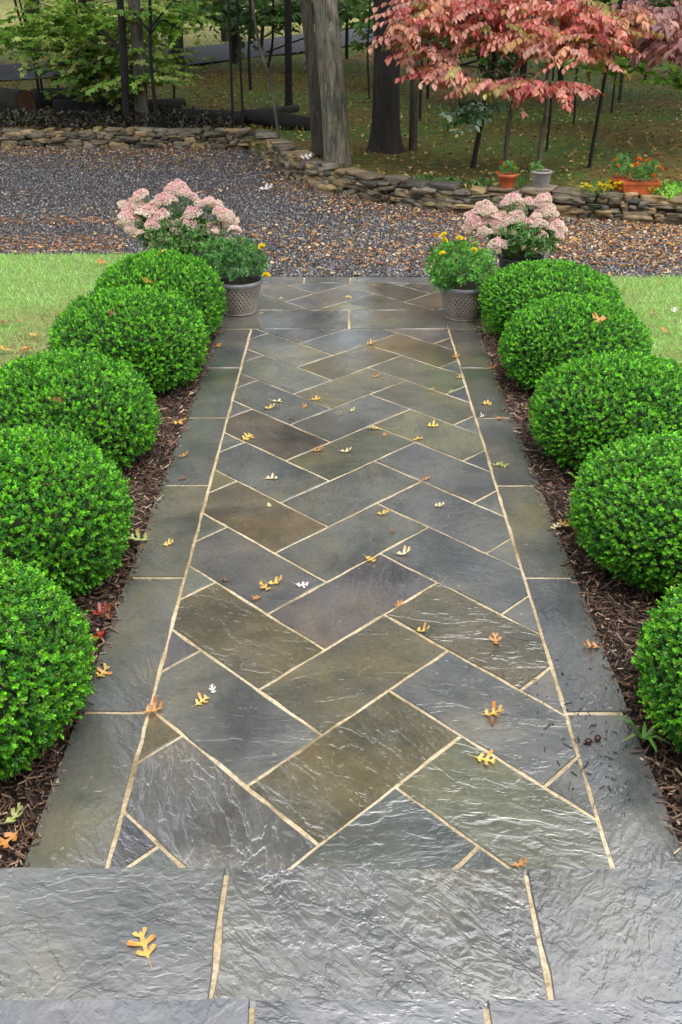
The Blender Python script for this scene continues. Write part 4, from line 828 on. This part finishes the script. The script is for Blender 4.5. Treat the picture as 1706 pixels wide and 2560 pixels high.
# ------------------------------------------------------------------ trees
BK = {'grey': (.20, .18, .155), 'light': (.27, .245, .21), 'dark': (.036, .029, .023), 'black': (.012, .010, .009), 'pale': (.30, .29, .24), 'brown': (.11, .09, .07)}
def spray_leaves(mb, blobs, shape, size, col, seed, droop=.3, per=14, twl=.45, flat=.25, W=1.0, cvar=.22, cols=None):
    """blobs: (center, (rx,ry,rz), twigs)"""
    r = np.random.default_rng(seed); ends = []
    for c, rad, nt_ in blobs:
        c = np.array(c, float); o = unit(r.normal(size=(nt_, 3))) * (r.random((nt_, 1)) ** .45) * np.array(rad) + c
        d = unit(np.stack([r.normal(size=nt_), r.normal(size=nt_), r.normal(0, flat, nt_)], -1)); ln = twl * r.uniform(.6, 1.3, nt_); tone = r.uniform(.65, 1.35, nt_)
        side = unit(np.cross(d, [0, 0, 1.])); k = np.arange(per); t = (k + .5) / per; sg = np.where(k % 2, 1, -1)
        P = o[:, None] + d[:, None] * (ln[:, None] * t)[..., None] + np.array([0, 0, -1.]) * (droop * .25 * ln[:, None] * t ** 2)[..., None]
        D = d[:, None] * .6 + side[:, None] * sg[None, :, None] * .8 + np.array([0, 0, -droop]) + r.normal(0, .22 + .2 * (droop > 1), (nt_, per, 3))
        Nv = np.array([0, 0, 1.]) + r.normal(0, .35, (nt_, per, 3)); n = nt_ * per
        L = size * r.uniform(.65, 1.25, n)
        V, Fm, kk = inst(*shape, P.reshape(-1, 3), D.reshape(-1, 3), Nv.reshape(-1, 3), L, L * W)
        if cols is not None: base = np.array(cols)[r.choice(len(cols), nt_)]; base = np.repeat(base, per, 0) * r.uniform(.75, 1.25, (n, 1))
        else: base = rcol(n, col, cvar, .1, r)
        mb.add(V, Fm, np.repeat((base * np.repeat(tone, per)[:, None]).clip(0, 1), kk, 0)); ends.append(o)
    return ends
def pxblob(u, v, y, ru, rv, nt_, thick=1.2):
    c = aty(u, v, y); z = y * math.cos(PITCH); k = S * z / F * 1.1; return (c, (ru * k, thick, rv * k), nt_)
def tree(name, pts, wpx, bk, lab, cat='tree', group=None, y=None, top=7.0, flare=0.0, crown=None, branches=(), high=None, n=12):
    """pts: pixels of the trunk from the foot up; wpx: its width in the picture"""
    b = atg(*pts[0]); y = b[1]; P = [b] + [aty(u, v, y + (i + 1) * .03) for i, (u, v) in enumerate(pts[1:])]
    P[0][2] -= .05
    last = P[-1]; d = unit((P[-1] - P[-2])[None])[0] if len(P) > 1 else np.array([0, 0, 1.]); d = unit((d * .5 + np.array([0, 0, .7]))[None])[0]
    if top > last[2]:
        nn_ = max(1, int((top - last[2]) / 1.0)); P += [last + d * (top - last[2]) * (k_ + 1) / nn_ for k_ in range(nn_)]
    dist = math.hypot(y * math.cos(PITCH) + 1, 0); r0 = wpx * S * (y * math.cos(PITCH) + .9) / F / 2
    base = np.array(P[0]); loc = (base[0], base[1], float(ter(0, base[1])))
    Q = smooth_path(P, 7) - np.array(loc); m = len(Q); hgt = Q[:, 2] / max(Q[-1, 2], .1)
    rad = r0 * (1.0 - .55 * np.clip(hgt, 0, 1)) * (1 + flare * np.exp(-np.clip(Q[:, 2] + .05, 0, None) / .22))
    e = empty(name, loc, lab, cat, group); mb = MB()
    if flare: # denser rings near the foot
        Q = np.vstack([Q[0] + (Q[1] - Q[0]) * t for t in (0, .12, .25, .45, .7)] + [Q[1:]]); rad = r0 * (1.0 - .5 * np.clip(Q[:, 2] / Q[-1, 2], 0, 1)) * (1 + flare * np.exp(-np.clip(Q[:, 2] + .05, 0, None) / .16))
    tube(mb, Q, rad, n if wpx < 25 else 28, BK[bk], .05 if wpx < 25 else .06 + flare * .08, True); mb.build('trunk', M['bark'], e, wpx > 0)
    mb = MB(); nb = 0
    for br in branches:
        ps = smooth_path([aty(u, v, y + (.1 + dy) * i) - np.array(loc) for i, (u, v, dy) in enumerate(br['p'])], 5)
        tube(mb, ps, np.linspace(br['r'], br['r'] * .35, len(ps)), 7, BK[bk], 0.03); nb += 1
    ends = []
    if crown:
        ml = MB(); cc = dict(crown); bl = [(np.array(c) - np.array(loc), r_, k_) for c, r_, k_ in cc.pop('blobs')]; mt = cc.pop('mat', 'crown'); ends = spray_leaves(ml, bl, seed=hash(lab) % 1000 if False else sum(map(ord, lab)) % 9973, **cc)
        ml.build('crown', M[mt], e)
        for (c, r_, k_) in bl:                      # limbs reaching into each clump
            cz = float(c[2]); ii = int(np.argmin(np.abs(Q[:, 2] - (cz - .35 * abs(c[0] - Q[:, 0]))))); s0 = Q[ii]
            if np.linalg.norm(c - s0) > .25:
                ps = smooth_path([s0, (s0 + c) / 2 + [0, 0, .12], c], 5); tube(mb, ps, np.linspace(min(.03, r0 * .5), .006, len(ps)), 6, BK[bk], 0); nb += 1
            for q_ in range(5):
                tgt = c + rng.normal(size=3) * np.array(r_) * .6; ps = smooth_path([c, (c + tgt) / 2 + [0, 0, .05], tgt], 4); tube(mb, ps, np.linspace(.009, .003, len(ps)), 5, BK[bk], 0)
    if high:
        (n_, rx, rz) = high; ml = MB(); top_ = Q[-1]; bl = []
        for k in range(7):
            a = k * 2.4 + y; rr_ = rx * (.55 if k else 0); bl.append((top_ + np.array([math.cos(a) * rr_, math.sin(a) * rr_, rng.uniform(-.4, .4) * rz]), (rx * .55, rx * .55, rz * .4), n_ // 7))
        spray_leaves(ml, bl, DIAM, .30, (.055, .11, .02), 77 + int(y * 10), .3, 7, .9, .5, .7)
        ml.build('crown', M['crown'], e)
        for c, r_, k_ in bl:
            qa = Q[int(np.argmin(np.abs(Q[:, 2] - .62 * Q[-1, 2])))]; ps = smooth_path([qa, (qa + Q[-1]) * .25 + c * .5, c], 5); tube(mb, ps, np.linspace(r0 * .5, .02, len(ps)), 7, BK[bk], 0); nb += 1
    if nb: mb.build('branches', M['bark'], e, True)
    return e
GM = [(.19, .36, .05), (.28, .46, .07), (.38, .50, .12), (.12, .25, .04)]
YG = [(.40, .50, .14), (.44, .50, .17), (.30, .42, .10)]
RD = [(.54, .15, .13), (.64, .28, .21), (.56, .28, .15), (.46, .11, .10), (.68, .37, .29), (.34, .30, .09), (.56, .24, .17), (.60, .29, .22)]
tree('oak_tree', [(777, 378), (768, 250), (757, 120), (748, 0)], 58, 'light', 'large pale grey furrowed trunk standing just behind the bend of the wall', top=10, flare=.15, high=(900, 4.2, 4))
tree('oak_tree', [(732, 362), (722, 200), (712, 90), (703, 0)], 27, 'brown', 'slimmer dark trunk tight against the left of the pale furrowed one', top=9, high=(500, 3, 3))
tree('oak_tree', [(886, 350), (888, 200), (890, 100), (888, 0)], 60, 'dark', 'broad dark trunk with flared roots right of the pale furrowed tree', top=11, flare=.75, high=(900, 4.4, 4))
tree('oak_tree', [(950, 345), (952, 220), (955, 100), (955, 0)], 20, 'brown', 'narrow brown trunk close behind the broad flared one', top=8)
tree('maple_tree', [(328, 292), (322, 180), (316, 90), (308, 0)], 31, 'grey', 'grey-brown maple trunk behind the left wall under light green leaves', top=7, flare=.35,
     crown=dict(blobs=[pxblob(330, 175, 15.2, 62, 20, 26, .6), pxblob(275, 190, 15.0, 34, 13, 12, .4), pxblob(375, 170, 15.0, 40, 16, 14, .4), pxblob(330, 130, 15.6, 80, 22, 30, .8), pxblob(240, 150, 15.8, 60, 24, 26, .8)], shape=MAPLE, size=.10, col=None, cols=GM + YG, droop=.35, per=13, twl=.5, flat=.15), high=(250, 3.0, 3))
tree('maple_tree', [(292, 298), (288, 200), (284, 110), (276, 0)], 18, 'black', 'black slender trunk left of the grey-brown maple', top=6,
     crown=dict(blobs=[pxblob(300, 60, 16.5, 120, 42, 90, 1.2), pxblob(170, 40, 16.8, 110, 45, 80, 1.2), pxblob(395, 25, 17, 70, 28, 36, 1)], shape=MAPLE, size=.095, col=None, cols=GM, droop=.3, per=13, twl=.55, flat=.25))
tree('maple_sapling', [(366, 302), (352, 200), (345, 100), (346, 40)], 9, 'black', 'thin black forked sapling right of the grey-brown maple', top=4.0, branches=[dict(p=[(345, 75, 0), (325, 50, 0), (300, 20, 0)], r=.02), dict(p=[(345, 68, 0), (370, 35, 0), (400, 0, 0)], r=.02)],
     crown=dict(blobs=[pxblob(400, 60, 15, 40, 22, 16, .5), pxblob(350, 30, 15, 70, 24, 24, .6)], shape=MAPLE, size=.085, col=None, cols=GM, droop=.3, per=12, twl=.45, flat=.2))
tree('maple_sapling', [(94, 262), (84, 170), (66, 90), (45, 40)], 7, 'black', 'leaning thin sapling at the far left, the left stem of a pair', top=3.4,
     crown=dict(blobs=[pxblob(80, 70, 16, 90, 40, 60, 1), pxblob(30, 100, 16, 50, 28, 26, .8), pxblob(150, 110, 15.8, 70, 38, 44, .8)], shape=MAPLE, size=.085, col=None, cols=GM + YG[:1], droop=.3, per=12, twl=.5, flat=.2))
tree('maple_sapling', [(102, 258), (92, 170), (78, 110), (60, 60)], 6, 'black', 'leaning thin sapling at the far left, the right stem of a pair', top=3.4)
tree('maple_sapling', [(205, 262), (210, 220), (205, 160), (190, 100)], 6, 'dark', 'small bushy maple with dark green leaves over the fallen log at left', top=2.8,
     crown=dict(blobs=[pxblob(205, 150, 15.6, 55, 40, 60, .7), pxblob(215, 205, 15.2, 32, 20, 16, .4), pxblob(150, 150, 15.6, 40, 40, 28, .6), pxblob(260, 110, 15.4, 45, 40, 36, .6)], shape=MAPLE, size=.085, col=None, cols=[(.07, .15, .025), (.10, .18, .03), (.16, .16, .04)], droop=.3, per=12, twl=.45, flat=.25))
FAR = [((408, 180), (402, 0), 34, 'dark', 'stout dark trunk beside the lane with a spreading foot', .5), ((76, 130), (72, 0), 36, 'brown', 'brown trunk beyond the lane at the far left', .1), ((541, 146), (533, 0), 19, 'dark', 'dark trunk at the lane edge, right one of two left of the thin poles', .1),
       ((518, 98), (512, 0), 18, 'dark', 'dark trunk beyond the lane, left one of two', .1), ((664, 240), (662, 0), 17, 'black', 'straight dark trunk behind the leaning grey sapling', .1)]
for b, t, wd, bk, lab, fl in FAR:
    tree('oak_tree', [b, ((b[0] + t[0]) / 2, (b[1] + t[1]) / 2), t], wd, bk, lab, top=10, flare=fl, high=(400, 3.4, 3.5))
for pts, wd, bk, lab, top in [([(536, 300), (531, 150), (525, 0)], 6, 'black', 'thin black pole-like sapling, left one of two before the lane', 5), ([(560, 300), (553, 150), (545, 0)], 6, 'black', 'thin black pole-like sapling, right one of two before the lane', 5), ([(642, 318), (622, 190), (598, 110), (580, 0)], 7, 'grey', 'leaning grey sapling rising from the bend of the wall', 4.5),
                              ([(576, 206), (572, 120), (575, 40)], 7, 'black', 'short dark sapling left of the leaning grey one', 4), ([(612, 165), (625, 110), (628, 50)], 6, 'black', 'crooked dark sapling near the lane', 4), ([(400, 245), (400, 120), (390, 20)], 6, 'black', 'thin dark sapling in front of the stout dark trunk', 4),
                              ([(965, 278), (968, 180), (972, 60)], 7, 'black', 'thin black stem right of the broad flared trunk', 4), ([(850, 232), (845, 120), (850, 30)], 5, 'dark', 'thin stem seen left of the broad flared trunk', 4), ([(797, 135), (798, 60), (800, 0)], 8, 'dark', 'thin far trunk between the two largest trees', 5),
                              ([(983, 225), (986, 120), (990, 40)], 7, 'dark', 'far thin trunk behind the red leaves at left', 5), ([(1256, 348), (1264, 270), (1270, 190)], 6, 'black', 'thin black stem just right of the right dogwood stem', 3.4),
                              ([(1318, 290), (1322, 240), (1326, 150)], 5, 'dark', 'far thin stem between the dogwood and the black sapling', 4), ([(1352, 392), (1374, 270), (1400, 130), (1418, 60)], 9, 'black', 'leaning black sapling right of the dogwood', 4.2),
                              ([(1425, 232), (1430, 160), (1432, 80)], 9, 'brown', 'far brown trunk under the green leaves at right', 6), ([(1482, 184), (1492, 130), (1505, 60)], 8, 'black', 'short dark far sapling at right', 5), ([(1196, 235), (1206, 120), (1210, 20)], 16, 'dark', 'far dark trunk behind the dogwood leaves', 7), ([(1290, 215), (1288, 100), (1285, 10)], 14, 'brown', 'far brown trunk behind the right half of the dogwood', 7)]:
    tree('sapling', pts, wd, bk, lab, top=top, n=8)
tree('holly_sapling', [(1085, 384), (1105, 290), (1125, 200), (1140, 100)], 12, 'dark', 'slanting dark sapling carrying a spray of glossy pale leaves', top=4.0,
     branches=[dict(p=[(1108, 285, 0), (1085, 270, -.3), (1055, 255, -.4)], r=.012)],
     crown=dict(blobs=[pxblob(1058, 255, 11.0, 24, 22, 16, .25), pxblob(1085, 275, 11.0, 30, 22, 12, .25), pxblob(1115, 243, 11.2, 14, 10, 5, .15)], shape=OVAL, size=.085, col=None, cols=[(.16, .32, .18), (.34, .50, .38), (.10, .22, .09)], droop=.2, per=9, twl=.22, flat=.4, W=.55, mat='box'))
# the red dogwood: layered sprays
def dog(lst): return [pxblob(u, v - 11, y, ru, rv * .85, int(nt_ * .92), th) for u, v, y, ru, rv, nt_, th in lst]
tree('dogwood_tree', [(1160, 384), (1168, 300), (1182, 215), (1190, 120)], 12, 'pale', 'dogwood with drooping red leaves, its pale stem the left of two', 'tree', None, top=3.2,
     crown=dict(blobs=dog([(940, 70, 10.9, 40, 26, 26, .4), (985, 120, 10.9, 60, 20, 34, .4), (960, 30, 11.1, 50, 22, 26, .4), (1020, 165, 10.7, 60, 12, 24, .4), (1090, 190, 10.6, 60, 10, 22, .35), (1060, 60, 11, 70, 26, 50, .5), (1000, 8, 11.2, 70, 22, 36, .5), (1100, 15, 11.2, 80, 26, 46, .6), (1120, 100, 10.9, 50, 16, 20, .4)]), shape=OVAL, size=.072, col=None, cols=RD, droop=.9, per=13, twl=.40, flat=.08, W=.7, mat='red'))
tree('dogwood_tree', [(1236, 396), (1246, 310), (1258, 232), (1262, 120)], 11, 'pale', 'dogwood with drooping red leaves, its pale stem the right of two', 'tree', None, top=3.2,
     crown=dict(blobs=dog([(1180, 195, 10.4, 60, 12, 30, .35), (1260, 205, 10.3, 60, 12, 34, .35), (1200, 75, 10.8, 90, 32, 66, .5), (1290, 100, 10.6, 80, 22, 50, .45), (1355, 122, 10.6, 60, 16, 30, .4), (1370, 70, 10.8, 80, 26, 54, .5), (1300, 30, 11, 110, 26, 66, .6), (1420, 45, 10.9, 50, 28, 30, .5), (1180, 20, 11, 80, 22, 36, .5)]), shape=OVAL, size=.072, col=None, cols=RD + [(.50, .28, .10)], droop=.9, per=13, twl=.40, flat=.08, W=.7, mat='red'))
tree('dogwood_tree', [(1600, 330), (1590, 200), (1560, 60)], 12, 'brown', 'dusky pink dogwood reaching in from the right edge', 'tree', None, top=3.6,
     crown=dict(blobs=dog([(1520, 70, 11.8, 50, 40, 34, .6), (1550, 110, 11.6, 50, 24, 26, .5), (1490, 20, 12, 60, 22, 26, .5), (1590, 40, 12, 70, 50, 40, .8)]), shape=OVAL, size=.115, col=None, cols=[(.46, .24, .22), (.38, .20, .19), (.50, .30, .25)], droop=1.2, per=12, twl=.42, flat=.15, W=.7, mat='red'))
tree('maple_sapling', [(1620, 260), (1600, 190), (1570, 150)], 8, 'dark', 'green maple spray at the right picture edge', 'tree', None, top=2.6, crown=dict(blobs=[pxblob(1555, 180, 13, 26, 22, 16, .4), pxblob(1590, 140, 13, 40, 40, 20, .5)], shape=MAPLE, size=.095, col=None, cols=GM, droop=.3, per=12, twl=.4, flat=.2))
tree('maple_sapling', [(1405, 262), (1412, 200), (1420, 120)], 6, 'dark', 'small yellow-green maple behind the leaning black sapling', 'tree', None, top=2.6, crown=dict(blobs=[pxblob(1415, 140, 14, 60, 24, 34, .5), pxblob(1350, 110, 14, 60, 20, 20, .5), pxblob(1470, 110, 14, 50, 30, 20, .5)], shape=MAPLE, size=.095, col=None, cols=GM + YG, droop=.3, per=12, twl=.4, flat=.2))
tree('beech_tree', [(600, 120), (604, 60), (610, 0)], 9, 'dark', 'far leafy tree beyond the lane at the top centre', 'tree', None, top=5, crown=dict(blobs=[pxblob(620, 25, 24, 110, 30, 70, 2), pxblob(790, 20, 24, 100, 26, 60, 2), pxblob(480, 18, 24, 70, 26, 40, 2), pxblob(905, 50, 20, 34, 50, 30, 1)], shape=MAPLE, size=.2, col=None, cols=[(.06, .14, .03), (.10, .20, .04)], droop=.3, per=9, twl=.8, flat=.3))
tree('beech_tree', [(1040, 150), (1042, 80), (1040, 0)], 16, 'dark', 'far leafy tree behind the dogwood with green upper leaves', 'tree', None, top=8, crown=dict(blobs=[pxblob(1180, 40, 18, 170, 60, 120, 1.5), pxblob(1440, 40, 18, 130, 60, 80, 1.5), pxblob(1150, 120, 17, 60, 30, 20, 1), pxblob(1530, 60, 19, 80, 60, 50, 1)], shape=MAPLE, size=.16, col=None, cols=[(.04, .09, .025), (.07, .15, .03)], droop=.3, per=10, twl=.7, flat=.3))
# wood further off: one mass that cannot be counted
mb = MB(); r = np.random.default_rng(5)
for k in range(110):
    x = r.uniform(-60, 60); y = r.uniform(44, 75); z = float(ter(0, y)); tube(mb, [(x, y, z - .1), (x + r.normal(0, .3), y, z + 5), (x + r.normal(0, .6), y, z + 12)], [.28, .2, .1], 7, (.06, .05, .04), .03)
fw = tag(mb.build('far_woods', M['bark'], None, True), 'distant woods filling the background beyond the lane', 'woods', kind='stuff')
ml = MB(); bl = [((r.uniform(-60, 60), r.uniform(46, 78), r.uniform(1.5, 13)), (4, 3, 2.6), 30) for _ in range(230)]
spray_leaves(ml, bl, DIAM, .7, (.05, .10, .02), 9, .3, 6, 2.0, .6, .7); ml.build('leaf_mass', M['crown'], fw)
# high canopy of neighbouring trees (out of the picture, seen in the wet stone and as shade)
for k, (x, y) in enumerate([(-9.8, 17.5), (-8.4, 23), (6.9, 15), (10.5, 14.5), (-12, 20), (13, 20), (1, 23), (-6, 25), (7, 25)]):
    z = float(ter(0, y)); e = empty('oak_tree', (x, y, z), None, 'tree', 'tall oaks whose crowns shade the woodland'); e['label'] = 'tall shading oak, number %s, its crown above the picture' % 'one two three four five six seven eight nine'.split()[k]
    mb = MB(); 
    pts = smooth_path([(0, 0, -.1), (.1, 0, 4), (-.1, .1, 9)], 6); tube(mb, pts, np.linspace(.2, .12, len(pts)), 16, BK['dark'], .06)
    ml = MB(); bl = []
    for q_ in range(9):
        a = q_ * 2.4; c = np.array([math.cos(a) * 2.9 * (q_ > 0), math.sin(a) * 2.9 * (q_ > 0), 7.8 + rng.uniform(-1.8, 2.6)]); bl.append((c, (2.1, 2.1, 1.1), 75)); tube(mb, smooth_path([(0, 0, 6.5), tuple(c * [.5, .5, .9]), tuple(c)], 4), np.linspace(.08, .02, 9), 6, BK['dark'], 0)
    mb.build('trunk', M['bark'], e, True); spray_leaves(ml, bl, DIAM, .34, (.06, .12, .02), 40 + k, .3, 7, .9, .5, .7); ml.build('crown', M['crown'], e)

# ------------------------------------------------------------------ fallen logs behind the left wall
def log(pa, pb, ra, rb, lab, bk='black', yoff=0, cut=False):
    a = atg(*pa); b = atg(*pb); a[2] += ra * .8; b[2] += rb * .8; a[1] += yoff; b[1] += yoff
    e = empty('fallen_log', tuple(a), lab, 'log'); mid = (a + b) / 2 + [0, rng.uniform(-.15, .15), .02]
    ps = smooth_path([a, mid, b], 9) - a; mb = MB(); tube(mb, ps, np.linspace(ra, rb, len(ps)), 18, BK[bk], .07); mb.build('bark', M['bark'], e, True)
    if cut:
        mb = MB(); d = unit((ps[0] - ps[1])[None])[0]; V, Fm = lathe([(.001, 0), (ra * .35, .003), (ra * .7, 0), (ra * .93, -.004)], 20); 
        up = np.cross(d, [0, 0, 1.]); up = up / np.linalg.norm(up); w2 = np.cross(d, up); V = ps[0] + d * (.006 + V[:, 2:3]) + V[:, 0:1] * up + V[:, 1:2] * w2
        mb.add(V, Fm, np.tile((.16, .055, .025), (len(V), 1))); mb.build('cut_end', M['chips'], e)
    return e
log((64, 262), (-160, 245), .20, .22, 'thick dark log with a round reddish cut end at the far left', 'dark', 0, True)
log((60, 258), (300, 240), .17, .13, 'dark mossy log lying behind the leaning saplings at left', 'black', .5)
log((130, 275), (420, 272), .16, .11, 'long black log just behind the wall at left', 'black')
log((300, 262), (415, 250), .09, .07, 'short dark log near the grey-brown maple', 'dark', .4)
log((350, 286), (560, 292), .13, .12, 'black log behind the wall from the maple to the thin poles', 'black')
log((560, 286), (712, 300), .12, .10, 'black log ending at the slim dark trunk', 'black')
log((560, 282), (680, 262), .08, .06, 'slender raised log crossing toward the straight dark trunk', 'dark', .3)
# dark brush behind the left wall
mb = MB(); n = 5200; x = rng.uniform(-9, -1.6, n); y = wall_y(x) + .35 + np.abs(rng.normal(0, .5, n)); V, Fm, k = inst(*OVAL, np.stack([x, y, .18 + rng.random(n) ** 2 * .22], -1), rdir(n), rdir(n), rng.uniform(.04, .09, n), .04)
mb.add(V, Fm, np.repeat(rcol(n, (.035, .030, .018), .5), k, 0)); tag(mb.build('undergrowth', M['fallen']), 'dark tangled undergrowth and dead leaves between the wall and the logs', 'undergrowth', kind='stuff')

# ------------------------------------------------------------------ unseen brick facade added behind the viewer to block light and darken reflections
e = empty('added_house', (0, -2.4, 0), 'added red brick facade with a dark door, out of view, blocking light behind the steps', 'added_house')
mbr, nt, b, out = new_mat('brick'); co = coord(nt, 'Object', (1, 1, 1), (math.radians(90), 0, 0)); bt = nt.nodes.new('ShaderNodeTexBrick'); bt.inputs['Scale'].default_value = 4.5
bt.inputs['Color1'].default_value = (.20, .07, .045, 1); bt.inputs['Color2'].default_value = (.28, .11, .07, 1); bt.inputs['Mortar'].default_value = (.35, .32, .28, 1); nt.links.new(co, bt.inputs['Vector']); nt.links.new(bt.outputs[0], b.inputs['Base Color']); b.inputs['Roughness'].default_value = .85
mwh, nt, b, out = new_mat('white_trim'); nt.links.new(ramp(nt, noise(nt, coord(nt), 5), [(.3, g(.6)), (.7, g(.75))]), b.inputs['Base Color'])
mgl, nt, b, out = new_mat('window_glass'); nt.links.new(ramp(nt, noise(nt, coord(nt), 1.5), [(.3, g(.02)), (.7, g(.05))]), b.inputs['Base Color']); b.inputs['Roughness'].default_value = .06
def boxv(x0, x1, y0, y1, z0, z1): return [(x0, y0, z0), (x1, y0, z0), (x1, y1, z0), (x0, y1, z0), (x0, y0, z1), (x1, y0, z1), (x1, y1, z1), (x0, y1, z1)]
BF = np.array([(0, 3, 2, 1), (4, 5, 6, 7), (0, 1, 5, 4), (1, 2, 6, 5), (2, 3, 7, 6), (3, 0, 4, 7)])
def bxo(name, m, par, *bb): q_ = MB(); q_.add(boxv(*bb), BF); return q_.build(name, m, par)
bxo('wall', mbr, e, -7, 7, -6, 0, -.05, 6.2)
q_ = MB(); q_.add([(-7.4, -6.4, 6.2), (7.4, -6.4, 6.2), (7.4, .4, 6.2), (-7.4, .4, 6.2), (-7.4, -3, 8.6), (7.4, -3, 8.6)], [np.array([(0, 3, 2, 1), (3, 2, 5, 4), (1, 0, 4, 5)]), np.array([(2, 1, 5), (0, 3, 4)])]); q_.build('roof', M['road'], e)
d = bxo('door', mgl, e, -.5, .5, .002, .06, .45, 2.55); bxo('frame', mwh, d, -.62, -.5, .002, .09, .45, 2.67); bxo('frame', mwh, d, .5, .62, .002, .09, .45, 2.67)
for x in (-4.6, -2.4, 2.4, 4.6):
    for z in (1.2, 4.0):
        wn = bxo('window', mgl, e, x - .45, x + .45, .002, .05, z, z + 1.5); bxo('sill', mwh, wn, x - .55, x + .55, .002, .12, z - .09, z); bxo('frame', mwh, wn, x - .53, x - .45, .002, .08, z, z + 1.5); bxo('frame', mwh, wn, x + .45, x + .53, .002, .08, z, z + 1.5)
